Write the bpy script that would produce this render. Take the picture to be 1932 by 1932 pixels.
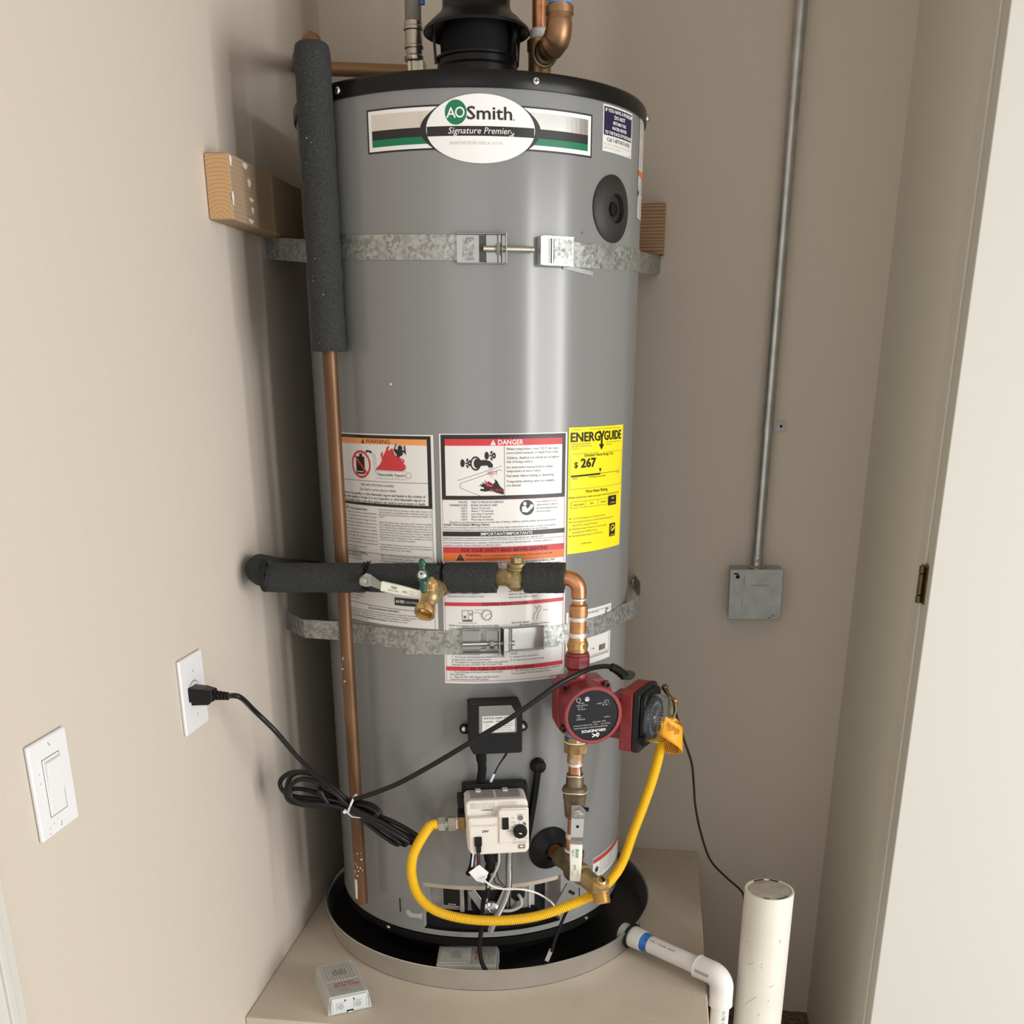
import bpy, bmesh, math, random
from mathutils import Vector, Matrix, Quaternion
from mathutils.geometry import tessellate_polygon
random.seed(7)
S = bpy.context.scene
COL = S.collection
for o in list(bpy.data.objects):
    bpy.data.objects.remove(o)

# ------------------------------------------------------------------ camera
FPX, PPY, PITCH, ROLL, YAW = 1989.48, 1453.36, 0.3598, -0.0026, -0.1353
CAM = Vector((0.3302, -1.9505, 1.3877))
_f = Vector((math.sin(YAW)*math.cos(PITCH), math.cos(YAW)*math.cos(PITCH), -math.sin(PITCH)))
_r0 = Vector((math.cos(YAW), -math.sin(YAW), 0))
_u0 = _r0.cross(_f)
_r = _r0*math.cos(ROLL) + _u0*math.sin(ROLL)
_u = -_r0*math.sin(ROLL) + _u0*math.cos(ROLL)
cd = bpy.data.cameras.new('camera'); cam = bpy.data.objects.new('camera', cd); COL.objects.link(cam)
cam.matrix_world = Matrix(((_r.x, _u.x, -_f.x, CAM.x), (_r.y, _u.y, -_f.y, CAM.y), (_r.z, _u.z, -_f.z, CAM.z), (0, 0, 0, 1)))
cd.sensor_width = 36; cd.lens = FPX/1932*36; cd.shift_y = (PPY-966)/1932; cd.clip_start = .02
S.camera = cam

# ------------------------------------------------------------------ world, light, exposure
S.view_settings.view_transform = 'Standard'; S.view_settings.look = 'None'
S.view_settings.gamma = 1; S.view_settings.use_curve_mapping = False
S.view_settings.exposure = 0.02
w = bpy.data.worlds.new('world'); S.world = w; w.use_nodes = True
bg = w.node_tree.nodes['Background']; bg.inputs[0].default_value = (1.0, .98, .955, 1); bg.inputs[1].default_value = .62
def area(name, loc, target, sx, sy, power, col):
    l = bpy.data.lights.new(name, 'AREA'); l.shape = 'RECTANGLE'; l.size = sx; l.size_y = sy; l.energy = power; l.color = col
    o = bpy.data.objects.new(name, l); COL.objects.link(o); o.location = loc
    o.rotation_euler = (Vector(target)-Vector(loc)).to_track_quat('-Z', 'Y').to_euler()
    return o
# daylight through the wide opening on the right of the room
area('daylight_opening', (3.35, -2.15, 1.05), (0.1, -.1, 1.0), 1.55, 2.2, 62, (1.0, .985, .965))
area('streak_strip', (3.05, -2.85, 1.05), (0.1, -.1, 1.0), .22, 2.2, 22, (1.0, .985, .965))  # narrow lamp added for the left streak edge reflected in the tank
area('streak_strip', (3.75, -1.50, 1.05), (0.1, -.1, 1.0), .22, 2.2, 24, (1.0, .985, .965))  # its twin, added for the right streak edge

# fill lamp added behind the camera to lift the back and right walls
area('fill_front', (.25, -4.3, 1.5), (.45, .3, 1.0), 2.6, 2.0, 13, (1.0, .985, .965))

# ------------------------------------------------------------------ geometry constants (metres)
R = .28                       # tank radius
XL, YB, XR, ZF, ZP = -.3425, .331, .745, -.08, .3406   # left wall, back wall, right wall, floor, plinth top
PC, RP = Vector((.0131, -.001, 0)), .330               # pan centre, pan radius

def ray(u, v): return _f + _r*((u-966)/FPX) - _u*((v-PPY)/FPX)
def at(u, v, y):
    d = ray(u, v); return CAM + d*((y-CAM.y)/d.y)
def atx(u, v, x):
    d = ray(u, v); return CAM + d*((x-CAM.x)/d.x)
def atz(u, v, z):
    d = ray(u, v); return CAM + d*((z-CAM.z)/d.z)
def cyl(th, z, r=R):
    a = math.radians(th); return Vector((r*math.sin(a), -r*math.cos(a), z))
def tframe(th, z, r=R):
    """frame on the tank: X to the right, -Y outwards, Z up"""
    a = math.radians(th); p = cyl(th, z, r)
    return Matrix(((math.cos(a), -math.sin(a), 0, p.x), (math.sin(a), math.cos(a), 0, p.y), (0, 0, 1, p.z), (0, 0, 0, 1)))
def zframe(p, d, hint=(0, 0, 1)):
    """frame with Z along d"""
    z = Vector(d).normalized(); h = Vector(hint)
    if abs(z.dot(h)) > .97: h = Vector((0, 1, 0))
    x = h.cross(z).normalized(); y = z.cross(x); p = Vector(p)
    return Matrix(((x.x, y.x, z.x, p.x), (x.y, y.y, z.y, p.y), (x.z, y.z, z.z, p.z), (0, 0, 0, 1)))
def fframe(p, az, roll=0):
    """upright frame at p whose -Y faces azimuth az (0 = towards -Y world)"""
    return Matrix.Translation(p) @ Matrix.Rotation(math.radians(az), 4, 'Z') @ Matrix.Rotation(math.radians(roll), 4, 'Y')
T = Matrix.Translation

# ------------------------------------------------------------------ materials
MATS = {}
def mat(name, col, rough=.5, metal=0., var=0., vscale=30, bump=0., bscale=60, coat=0., col2=None, trans=0., alpha=1., detail=4, stretch=None, spec=.5, ior=None):
    if name in MATS: return MATS[name]
    m = bpy.data.materials.new(name); m.use_nodes = True; MATS[name] = m
    nt = m.node_tree; b = nt.nodes['Principled BSDF']
    b.inputs['Base Color'].default_value = (*col, 1); b.inputs['Roughness'].default_value = rough
    b.inputs['Metallic'].default_value = metal; b.inputs['Specular IOR Level'].default_value = spec
    if coat: b.inputs['Coat Weight'].default_value = coat; b.inputs['Coat Roughness'].default_value = .12
    if trans: b.inputs['Transmission Weight'].default_value = trans
    if ior: b.inputs['IOR'].default_value = ior
    if alpha < 1: b.inputs['Alpha'].default_value = alpha
    if var or col2 or bump:
        tc = nt.nodes.new('ShaderNodeTexCoord'); mp = nt.nodes.new('ShaderNodeMapping')
        nt.links.new(tc.outputs['Object'], mp.inputs[0])
        if stretch: mp.inputs['Scale'].default_value = stretch
        if var or col2:
            n = nt.nodes.new('ShaderNodeTexNoise'); n.inputs['Scale'].default_value = vscale; n.inputs['Detail'].default_value = detail
            nt.links.new(mp.outputs[0], n.inputs['Vector'])
            cr = nt.nodes.new('ShaderNodeValToRGB'); nt.links.new(n.outputs[0], cr.inputs[0])
            c2 = col2 or tuple(min(1, c*(1+var)) for c in col); c1 = col if col2 else tuple(c*(1-var) for c in col)
            cr.color_ramp.elements[0].position = .35; cr.color_ramp.elements[1].position = .65
            cr.color_ramp.elements[0].color = (*c1, 1); cr.color_ramp.elements[1].color = (*c2, 1)
            nt.links.new(cr.outputs[0], b.inputs['Base Color'])
        if bump:
            n2 = nt.nodes.new('ShaderNodeTexNoise'); n2.inputs['Scale'].default_value = bscale; n2.inputs['Detail'].default_value = 3
            nt.links.new(mp.outputs[0], n2.inputs['Vector'])
            bp = nt.nodes.new('ShaderNodeBump'); bp.inputs['Strength'].default_value = bump; bp.inputs['Distance'].default_value = .002
            nt.links.new(n2.outputs[0], bp.inputs['Height']); nt.links.new(bp.outputs[0], b.inputs['Normal'])
    return m
def spangle(name, a, b_, c):
    """galvanised sheet: crystal facets from voronoi cells"""
    m = bpy.data.materials.new(name); m.use_nodes = True; nt = m.node_tree; b = nt.nodes['Principled BSDF']; MATS[name] = m
    b.inputs['Metallic'].default_value = .55
    tc = nt.nodes.new('ShaderNodeTexCoord'); n = nt.nodes.new('ShaderNodeTexNoise'); n.inputs['Scale'].default_value = 190
    mx = nt.nodes.new('ShaderNodeMix'); mx.data_type = 'RGBA'; mx.inputs[0].default_value = .010
    nt.links.new(tc.outputs['Object'], n.inputs['Vector'])
    nt.links.new(tc.outputs['Object'], mx.inputs[6]); nt.links.new(n.outputs['Color'], mx.inputs[7])
    v = nt.nodes.new('ShaderNodeTexVoronoi'); v.inputs['Scale'].default_value = 210
    nt.links.new(mx.outputs[2], v.inputs['Vector'])
    sp = nt.nodes.new('ShaderNodeSeparateColor'); nt.links.new(v.outputs['Color'], sp.inputs[0])
    cr = nt.nodes.new('ShaderNodeValToRGB'); nt.links.new(sp.outputs[0], cr.inputs[0])
    e = cr.color_ramp.elements; e[0].color = (*a, 1); e[1].color = (*c, 1); e[0].position = .15; e[1].position = .85
    k = e.new(.5); k.color = (*b_, 1)
    nt.links.new(cr.outputs[0], b.inputs['Base Color'])
    mr = nt.nodes.new('ShaderNodeMapRange'); mr.inputs[3].default_value = .28; mr.inputs[4].default_value = .55
    nt.links.new(sp.outputs[1], mr.inputs[0]); nt.links.new(mr.outputs[0], b.inputs['Roughness'])
    return m
def woodmat(name, dark, light, scale, rings=False):
    m = bpy.data.materials.new(name); m.use_nodes = True; nt = m.node_tree; b = nt.nodes['Principled BSDF']; MATS[name] = m
    b.inputs['Roughness'].default_value = .7
    tc = nt.nodes.new('ShaderNodeTexCoord'); mp = nt.nodes.new('ShaderNodeMapping'); nt.links.new(tc.outputs['Object'], mp.inputs[0])
    mp.inputs['Scale'].default_value = scale
    wv = nt.nodes.new('ShaderNodeTexWave'); wv.wave_type = 'RINGS' if rings else 'BANDS'; wv.bands_direction = 'Z' if not rings else 'X'
    if rings: wv.rings_direction = 'Y'
    wv.inputs['Scale'].default_value = 1; wv.inputs['Distortion'].default_value = 3; wv.inputs['Detail'].default_value = 3; wv.inputs['Detail Scale'].default_value = 1.5
    nt.links.new(mp.outputs[0], wv.inputs['Vector'])
    cr = nt.nodes.new('ShaderNodeValToRGB'); nt.links.new(wv.outputs[0], cr.inputs[0])
    cr.color_ramp.elements[0].color = (*dark, 1); cr.color_ramp.elements[1].color = (*light, 1); cr.color_ramp.elements[1].position = .6
    nt.links.new(cr.outputs[0], b.inputs['Base Color'])
    return m
WALL = mat('wall_paint', (.61, .545, .47), .75, bump=.25, bscale=260, spec=.3)
WALLR = mat('closet_side_paint', (.70, .675, .59), .6, bump=.15, bscale=200, spec=.3)
DOORP = mat('door_paint', (.60, .59, .54), .5, bump=.08, bscale=90, spec=.4)
JAMB = mat('trim_paint', (.66, .63, .56), .45, spec=.4)
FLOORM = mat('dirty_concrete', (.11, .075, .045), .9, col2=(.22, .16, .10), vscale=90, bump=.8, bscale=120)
PLINTH = mat('plinth_paint', (.60, .525, .43), .7, var=.06, vscale=6, bump=.3, bscale=200, spec=.3)
TANK = mat('tank_enamel', (.222, .228, .226), .2, bump=.015, bscale=7, stretch=(6, 6, .4), spec=.6)
BLACK = mat('black_plastic', (.007, .007, .008), .42, spec=.28)
BLACKS = mat('black_sheet', (.006, .006, .006), .3, spec=.28)
BLACKM = mat('black_matte', (.009, .009, .010), .8, spec=.2)
RUBBER = mat('black_rubber', (.006, .007, .009), .4, var=.1, spec=.3)
CORD = mat('black_cord', (.008, .008, .009), .36, spec=.35)
FOAM = mat('foam_insulation', (.014, .016, .016), .85, col2=(.040, .043, .043), vscale=420, bump=1.0, bscale=420, detail=6)
FOAMIN = mat('foam_cut_edge', (.008, .008, .008), .95)
COPPER = mat('bright_copper', (.56, .26, .14), .36, .85, var=.22, vscale=60)
COPPERD = mat('aged_copper', (.125, .060, .028), .42, .5, col2=(.19, .098, .046), vscale=35, stretch=(1, 1, .25))
BRASS = mat('cast_brass', (.33, .25, .12), .45, .8, col2=(.46, .36, .19), vscale=50, bump=.25, bscale=250)
BRASSB = mat('bright_brass', (.68, .48, .22), .3, .9)
BRONZE = mat('tarnished_bronze', (.10, .078, .048), .5, .6, col2=(.21, .155, .09), vscale=60, bump=.3, bscale=220)
BROWNB = mat('brown_brass', (.30, .19, .08), .4, .8, col2=(.45, .30, .14), vscale=70)
SOLDER = mat('solder', (.78, .76, .72), .35, .6)
TEFLON = mat('white_sealant', (.80, .77, .70), .7)
GALV = spangle('galvanised_sheet', (.25, .26, .25), (.36, .37, .36), (.45, .46, .44))
GALVP = mat('galvanised_plain', (.36, .375, .36), .5, .6, var=.08, vscale=40)
CHROME = mat('zinc_plate', (.78, .78, .76), .16, .95)
CHROMED = mat('stamped_steel', (.42, .42, .41), .28, .9)
STEEL = mat('bolt_steel', (.50, .48, .40), .35, .9)
EMT = mat('conduit_steel', (.46, .46, .44), .38, .85, var=.12, vscale=30)
PANM = mat('pan_aluminium', (.66, .655, .64), .28, .88, var=.05, vscale=15)
PANB = mat('pan_shaded_bottom', (.012, .012, .012), .35, var=.3, vscale=60)  # aluminium bottom: shade and black tank reflection put into the colour
REDP = mat('red_enamel', (.235, .026, .030), .45, var=.1, vscale=60, bump=.12, bscale=300)
YELT = mat('yellow_coating', (.86, .53, .015), .42)
YELL = mat('yellow_label', (.93, .80, .015), .4)
ORANGE = mat('orange_band', (.80, .19, .035), .45)
TAG = mat('orange_tag', (.85, .37, .012), .5)
TAGIN = mat('tag_print', (.22, .07, .01), .6)
REDL = mat('red_print', (.60, .035, .045), .45)
PAPER = mat('label_paper', (.76, .75, .73), .3, coat=.25)
INK = mat('black_ink', (.014, .012, .012), .4)
INKG = mat('grey_ink', (.11, .105, .10), .5)
INKL = mat('faint_ink', (.58, .57, .55), .5)
GREENL = mat('green_print', (.0, .17, .075), .35)
SILVER = mat('silver_foil', (.80, .78, .74), .17, .85)
NAVY = mat('navy_print', (.012, .010, .045), .4)
WHITE = mat('white_plastic', (.80, .80, .81), .38)
WHITEP = mat('white_print', (.85, .85, .85), .5)
PVC = mat('white_pvc', (.78, .77, .74), .32, spec=.5)
PVCD = mat('dull_pvc_adapter', (.60, .60, .55), .45, var=.05)
BLUEG = mat('blue_primer', (.02, .11, .42), .5, col2=(.04, .2, .6), vscale=120)
BLUET = mat('blue_tape', (.10, .32, .70), .5)
STANDP = mat('standpipe_paint', (.74, .71, .63), .45, var=.05, vscale=8)
MORTAR = mat('grey_mortar', (.42, .38, .32), .9, var=.15, vscale=40, bump=.6, bscale=80)
BEIGE = mat('cream_plastic', (.75, .71, .64), .4)
CREAM = mat('cream_vinyl', (.86, .85, .75), .4)
GREYP = mat('grey_plastic', (.50, .50, .46), .45)
GREYL = mat('light_grey_plastic', (.62, .66, .67), .45)
GREYD = mat('grey_label', (.22, .22, .20), .4)
GREENH = mat('green_handle', (.0, .07, .05), .3, coat=.4)
HINGEM = mat('antique_brass', (.13, .10, .045), .35, .9)
INSUL = mat('insulation_edge', (.50, .44, .34), .8)
INNER = mat('burner_steel', (.40, .39, .37), .5, .3, var=.1, vscale=40)
DIALB = mat('blue_dial', (.045, .068, .09), .4)
CLEAR = mat('clear_cover', (.95, .97, 1.0), .06, trans=1., ior=1.3)
BRAID = mat('braided_hose', (.32, .29, .25), .45, .6, bump=.9, bscale=900)
CLEARS = mat('plastic_sleeve', (.72, .72, .70), .2, alpha=.55)
NICKEL = mat('nickel', (.50, .45, .37), .28, .9)
WOODL = woodmat('douglas_fir_long_grain', (.355, .245, .15), (.41, .29, .185), (5, 3, 55))
WOODE = woodmat('douglas_fir_end_grain', (.47, .28, .13), (.56, .345, .17), (60, 1, 60), True)
WHITED = mat('plaster_dab', (.80, .78, .74), .8)

# ------------------------------------------------------------------ mesh builder
class MB:
    def __init__(self): self.v, self.f, self.m, self.mats = [], [], [], []
    def mi(self, m):
        if m not in self.mats: self.mats.append(m)
        return self.mats.index(m)
    def add(self, vs, fs, m, M=None):
        n = len(self.v)
        self.v += [tuple(M @ Vector(p)) if M is not None else tuple(p) for p in vs]
        k = self.mi(m)
        for q in fs: self.f.append(tuple(i+n for i in q)); self.m.append(k)
        return self
    def box(self, c, s, m, M=None, taper=(1, 1), shear=(0, 0)):
        """taper / shear act on the top (z+) face"""
        x, y, z = (k/2 for k in s); vs = []
        for sz in (-1, 1):
            tx, ty = taper if sz > 0 else (1, 1)
            for sx, sy in ((-1, -1), (1, -1), (1, 1), (-1, 1)):
                vs.append((c[0]+sx*x*tx+(shear[0] if sz > 0 else 0), c[1]+sy*y*ty+(shear[1] if sz > 0 else 0), c[2]+sz*z))
        return self.add(vs, [(3, 2, 1, 0), (4, 5, 6, 7), (0, 1, 5, 4), (1, 2, 6, 5), (2, 3, 7, 6), (3, 0, 4, 7)], m, M)
    def prism(self, poly, d0, d1, m, M=None, plane='xz'):
        """extrude a 2-D polygon: plane xz -> depth along y ; plane xy -> depth along z"""
        n = len(poly)
        def P(a, b, d): return (a, d, b) if plane == 'xz' else (a, b, d)
        vs = [P(a, b, d0) for a, b in poly]+[P(a, b, d1) for a, b in poly]
        tri = tessellate_polygon([[Vector((a, b, 0)) for a, b in poly]])
        fs = [t for t in tri]+[tuple(i+n for i in reversed(t)) for t in tri]
        fs += [(i, (i+1) % n, (i+1) % n+n, i+n) for i in range(n)]
        return self.add(vs, fs, m, M)
    def lathe(self, prof, m, M=None, n=32, cap=True, a0=0, a1=360):
        full = abs(a1-a0) >= 360; k = n if full else n+1; vs, fs = [], []
        for r, h in prof:
            for i in range(k):
                a = math.radians(a0+(a1-a0)*i/n); vs.append((r*math.cos(a), r*math.sin(a), h))
        for j in range(len(prof)-1):
            for i in range(n):
                i2 = (i+1) % k
                fs.append((j*k+i, j*k+i2, (j+1)*k+i2, (j+1)*k+i))
        if cap and full:
            if prof[0][0] > 1e-6: fs.append(tuple(reversed(range(k))))
            if prof[-1][0] > 1e-6: fs.append(tuple(range((len(prof)-1)*k, len(prof)*k)))
        return self.add(vs, fs, m, M)
    def hexa(self, r, h0, h1, m, M=None, n=6, rot=0):
        c = .12*r
        pts = [(r-c, h0), (r, h0+c*.6), (r, h1-c*.6), (r-c, h1)]
        return self.lathe(pts, m, (M or Matrix()) @ Matrix.Rotation(math.radians(rot), 4, 'Z'), n=n)
    def tube(self, pts, r, m, n=12, caps=True, closed=False, flat=1.):
        """sweep along points; r is a number or a list; flat squashes the second axis"""
        pts = [Vector(p) for p in pts]; N = len(pts)
        rr = r if isinstance(r, (list, tuple)) else [r]*N
        t0 = (pts[1]-pts[0]).normalized(); h = Vector((0, 0, 1)) if abs(t0.z) < .9 else Vector((0, 1, 0))
        x = h.cross(t0).normalized(); vs, fs = [], []
        for i, p in enumerate(pts):
            a = pts[(i-1) % N] if (closed or i > 0) else p; b = pts[(i+1) % N] if (closed or i < N-1) else p
            t = (b-a).normalized(); x = (x-t*x.dot(t)).normalized(); y = t.cross(x)
            for k in range(n):
                g = 2*math.pi*k/n; vs.append(p+(x*math.cos(g)+y*math.sin(g)*flat)*rr[i])
        L = N if closed else N-1
        for i in range(L):
            for k in range(n):
                i2 = (i+1) % N; k2 = (k+1) % n
                fs.append((i*n+k, i*n+k2, i2*n+k2, i2*n+k))
        if caps and not closed: fs += [tuple(reversed(range(n))), tuple(range((N-1)*n, N*n))]
        return self.add(vs, fs, m)
    def ball(self, c, r, m, M=None, n=16, sc=(1, 1, 1)):
        MM = (M or Matrix()) @ T(Vector(c)) @ Matrix.Diagonal((*sc, 1))
        k = n//2
        prof = [(max(r*math.sin(math.pi*i/k), 1e-5), -r*math.cos(math.pi*i/k)) for i in range(k+1)]
        return self.lathe(prof, m, MM, n=n, cap=False)
    def build(self, name, parent=None, smooth=38, bevel=0., local=False, seg=2, label=None, sub=0):
        me = bpy.data.meshes.new(name); me.from_pydata(self.v, [], self.f)
        for m in self.mats: me.materials.append(m)
        me.polygons.foreach_set('material_index', self.m)
        bm = bmesh.new(); bm.from_mesh(me)
        bmesh.ops.remove_doubles(bm, verts=bm.verts, dist=1e-6)
        bmesh.ops.recalc_face_normals(bm, faces=bm.faces)
        bm.to_mesh(me); bm.free()
        if smooth: me.shade_smooth(); me.set_sharp_from_angle(angle=math.radians(smooth))
        o = bpy.data.objects.new(name, me); COL.objects.link(o)
        if bevel:
            b = o.modifiers.new('bevel', 'BEVEL'); b.width = bevel; b.segments = seg; b.limit_method = 'ANGLE'; b.angle_limit = math.radians(40); b.harden_normals = True
        if parent is not None:
            o.parent = parent
            if parent.type == 'EMPTY' and not local: o.matrix_parent_inverse = T(-parent.location)
        if label: o['label'] = label
        return o
def thing(name, loc, label, cat, group=None, rz=0):
    o = bpy.data.objects.new(name, None); COL.objects.link(o); o.location = loc; o.rotation_euler = (0, 0, rz)
    o.empty_display_size = .05
    o['label'] = label; o['category'] = cat
    if group: o['group'] = group
    return o
def tag(o, label, cat, group=None):
    o['label'] = label; o['category'] = cat
    if group: o['group'] = group
    return o
def struct(o): o['kind'] = 'structure'; return o
def smoothpath(pts, n=8, closed=False):
    """Catmull-Rom through points"""
    P = [Vector(p) for p in pts]; out = []; N = len(P)
    L = N if closed else N-1
    for i in range(L):
        if closed: p0, p1, p2, p3 = P[(i-1) % N], P[i], P[(i+1) % N], P[(i+2) % N]
        else: p0, p1, p2, p3 = P[max(i-1, 0)], P[i], P[i+1], P[min(i+2, N-1)]
        for k in range(n):
            t = k/n
            out.append(.5*((2*p1)+(p2-p0)*t+(2*p0-5*p1+4*p2-p3)*t*t+(3*p1-p0-3*p2+p3)*t**3))
    if not closed: out.append(P[-1])
    return out
def resample(pts, step):
    out = [pts[0].copy()]; acc = 0; last = pts[0]
    for p in pts[1:]:
        d = (p-last).length
        while acc+d >= step:
            t = (step-acc)/d; last = last.lerp(p, t); out.append(last.copy()); d = (p-last).length; acc = 0
        acc += d; last = p
    return out
def corrugated(mb, pts, r, depth, pitch, m, n=16, sub=6):
    q = resample(pts, pitch/sub); rr = [r-depth*(.5-.5*math.cos(2*math.pi*i/sub)) for i in range(len(q))]
    return mb.tube(q, rr, m, n=n)
def arc(c, a, b, ang, n=10):
    """points c + a cos + b sin"""
    c, a, b = Vector(c), Vector(a), Vector(b)
    return [c+a*math.cos(math.radians(ang)*i/n)+b*math.sin(math.radians(ang)*i/n) for i in range(n+1)]

# ------------------------------------------------------------------ print (labels and lettering)
PENDING = []
class Print:
    """flat print laid on a surface; fn maps (s, z, d) to a point"""
    def __init__(self, fn): self.fn, self.mb = fn, MB()
    def poly(self, pts, m, d=.0004, sub=True):
        if sub:
            q = []
            for i, p in enumerate(pts):
                b = pts[(i+1) % len(pts)]; k = max(1, int(abs(b[0]-p[0])/.012))
                q += [(p[0]+(b[0]-p[0])*j/k, p[1]+(b[1]-p[1])*j/k) for j in range(k)]
            pts = q
        tri = tessellate_polygon([[Vector((a, b, 0)) for a, b in pts]])
        lo, hi = min(p[0] for p in pts), max(p[0] for p in pts)
        if hi-lo < .007:
            self.mb.add([self.fn(a, b, d) for a, b in pts], [tuple(t) for t in tri], m); return
        bm = bmesh.new(); vv = [bm.verts.new((a, b, 0)) for a, b in pts]
        for t in tri:
            try: bm.faces.new([vv[i] for i in t])
            except ValueError: pass
        x = lo+.005
        while x < hi:
            bmesh.ops.bisect_plane(bm, geom=bm.verts[:]+bm.edges[:]+bm.faces[:], plane_co=(x, 0, 0), plane_no=(1, 0, 0)); x += .005
        bm.verts.index_update()
        self.mb.add([self.fn(v.co.x, v.co.y, d) for v in bm.verts], [tuple(v.index for v in f.verts) for f in bm.faces], m); bm.free()
    def rect(self, s0, z0, s1, z1, m, d=.0004):
        n = max(1, int(abs(s1-s0)/.008)); vs, fs = [], []
        for i in range(n+1):
            s = s0+(s1-s0)*i/n; vs += [self.fn(s, z0, d), self.fn(s, z1, d)]
        fs = [(2*i, 2*i+2, 2*i+3, 2*i+1) for i in range(n)]
        self.mb.add(vs, fs, m)
    def frame(self, s0, z0, s1, z1, t, m, d=.0006):
        self.rect(s0, z0, s1, z0+t, m, d); self.rect(s0, z1-t, s1, z1, m, d)
        self.rect(s0, z0+t, s0+t, z1-t, m, d); self.rect(s1-t, z0+t, s1, z1-t, m, d)
    def disc(self, s, z, r, m, d=.0006, n=28, ry=None):
        ry = ry or r
        self.poly([(s+r*math.cos(2*math.pi*i/n), z+ry*math.sin(2*math.pi*i/n)) for i in range(n)], m, d, False)
    def ring(self, s, z, r0, r1, m, d=.0007, n=32, a0=0, a1=360, ky=1.):
        vs, fs = [], []
        for i in range(n+1):
            a = math.radians(a0+(a1-a0)*i/n)
            vs += [self.fn(s+r0*math.cos(a), z+r0*ky*math.sin(a), d), self.fn(s+r1*math.cos(a), z+r1*ky*math.sin(a), d)]
        fs = [(2*i, 2*i+1, 2*i+3, 2*i+2) for i in range(n)]
        self.mb.add(vs, fs, m)
    def line(self, pts, t, m, d=.0007):
        for a, b in zip(pts, pts[1:]):
            v = Vector((b[0]-a[0], b[1]-a[1])); L = v.length
            if L < 1e-7: continue
            nx, nz = -v.y/L*t/2, v.x/L*t/2
            k = max(1, int(L/.012)); vs, fs = [], []
            for i in range(k+1):
                s, z = a[0]+v.x*i/k, a[1]+v.y*i/k
                vs += [self.fn(s+nx, z+nz, d), self.fn(s-nx, z-nz, d)]
            fs = [(2*i, 2*i+1, 2*i+3, 2*i+2) for i in range(k)]
            self.mb.add(vs, fs, m)
    def text(self, s, z, body, h, m, w=None, al='l', bold=0., shear=0., rot=0., d=.0009, res=2):
        """h = capital height, w = forced width"""
        c = bpy.data.curves.new('t', 'FONT'); c.body = body; c.resolution_u = res; c.offset = bold; c.shear = shear
        o = bpy.data.objects.new('t', c); COL.objects.link(o)
        PENDING.append((o, self, s, z, h, m, w, al, rot, d))
    def para(self, s, z, w, lines, lh, h, m, last=None, bold=0., d=.0009):
        for i, l in enumerate(lines):
            f = w if i < len(lines)-1 else (last if last else None)
            if l: self.text(s, z-i*lh, l, h, m, w=f, bold=bold, d=d, res=1)
def flush_text():
    if not PENDING: return
    bpy.context.view_layer.update()
    dg = bpy.context.evaluated_depsgraph_get()
    for o, pr, s, z, h, m, w, al, rot, d in PENDING:
        ev = o.evaluated_get(dg); me = ev.to_mesh()
        if me and len(me.vertices):
            k = h/.73; xs = [v.co.x for v in me.vertices]; x0, x1 = min(xs), max(xs)
            kx = w/max(x1-x0, 1e-6) if w else k
            if kx > 1.3*k: kx = 1.1*k
            W = (x1-x0)*kx; off = {'l': 0, 'c': -W/2, 'r': -W}[al]
            ca, sa = math.cos(math.radians(rot)), math.sin(math.radians(rot)); vs = []
            for v in me.vertices:
                a = (v.co.x-x0)*kx+off; b = v.co.y*k
                vs.append(pr.fn(s+a*ca-b*sa, z+a*sa+b*ca, d))
            pr.mb.add(vs, [tuple(p.vertices) for p in me.polygons], m)
        ev.to_mesh_clear()
    for t in PENDING:
        c = t[0].data; bpy.data.objects.remove(t[0]); bpy.data.curves.remove(c)
    PENDING.clear()
PRINTS = []      # (Print, name, parent, local)
def wrap(r=R):
    return lambda s, z, d: Vector(((r+d)*math.sin(s/r), -(r+d)*math.cos(s/r), z))
def flat(M): return lambda a, b, d: M @ Vector((a, -d, b))

# ================================================================== the setting
def plane_box(name, lo, hi, m, **k):
    c = [(a+b)/2 for a, b in zip(lo, hi)]; s = [b-a for a, b in zip(lo, hi)]
    return MB().box(c, s, m).build(name, smooth=0, **k)
TOPZ = 2.55
struct(plane_box('floor', (XL-.15, -4.5, ZF-.1), (4.5, YB+.15, ZF), mat('pale_concrete', (.62, .60, .57), .8, var=.06, vscale=5)))
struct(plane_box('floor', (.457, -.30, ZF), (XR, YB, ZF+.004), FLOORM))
struct(plane_box('ceiling', (XL-.15, -1.7, TOPZ), (1.7, YB+.15, TOPZ+.1), WALL))
struct(plane_box('wall_left', (XL-.12, -2.6, ZF), (XL, YB+.12, TOPZ), WALL))
struct(plane_box('wall_back', (XL, YB, ZF), (XR+.12, YB+.12, TOPZ), WALL))
struct(plane_box('wall_right', (XR, -.186, ZF), (XR+.12, YB, TOPZ), WALLR))
# door jamb at the end of the right wall, with a shadow gap, then the open door leaf
jb = MB().box((XR+.052, -.2115, (ZF+TOPZ)/2), (.106, .050, TOPZ-ZF), JAMB).build('trim_1', smooth=0, bevel=.0015)
struct(jb)
dl = MB().box((XR+.0015+.40, -.2596, ZF+1.30), (.80, .0355, 2.56), DOORP).build('door_1', smooth=0, bevel=.002)
struct(dl)
hb = MB()
hz0, hz1 = 1.05, 1.108
hx, hy = XR-.004, -.2395
for a, b, r in ((hz0, hz0+.012, .0052), (hz0+.0125, hz1-.0125, .0048), (hz1-.012, hz1, .0052)):
    hb.lathe([(r*.8, a), (r, a+.001), (r, b-.001), (r*.8, b)], HINGEM, T((hx, hy, 0)), n=16)
hb.box((XR-.0008, -.2285, (hz0+hz1)/2), (.002, .016, hz1-hz0), HINGEM)
hb.box((XR+.0005, -.2495, (hz0+hz1)/2), (.002, .013, hz1-hz0), HINGEM)
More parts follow.
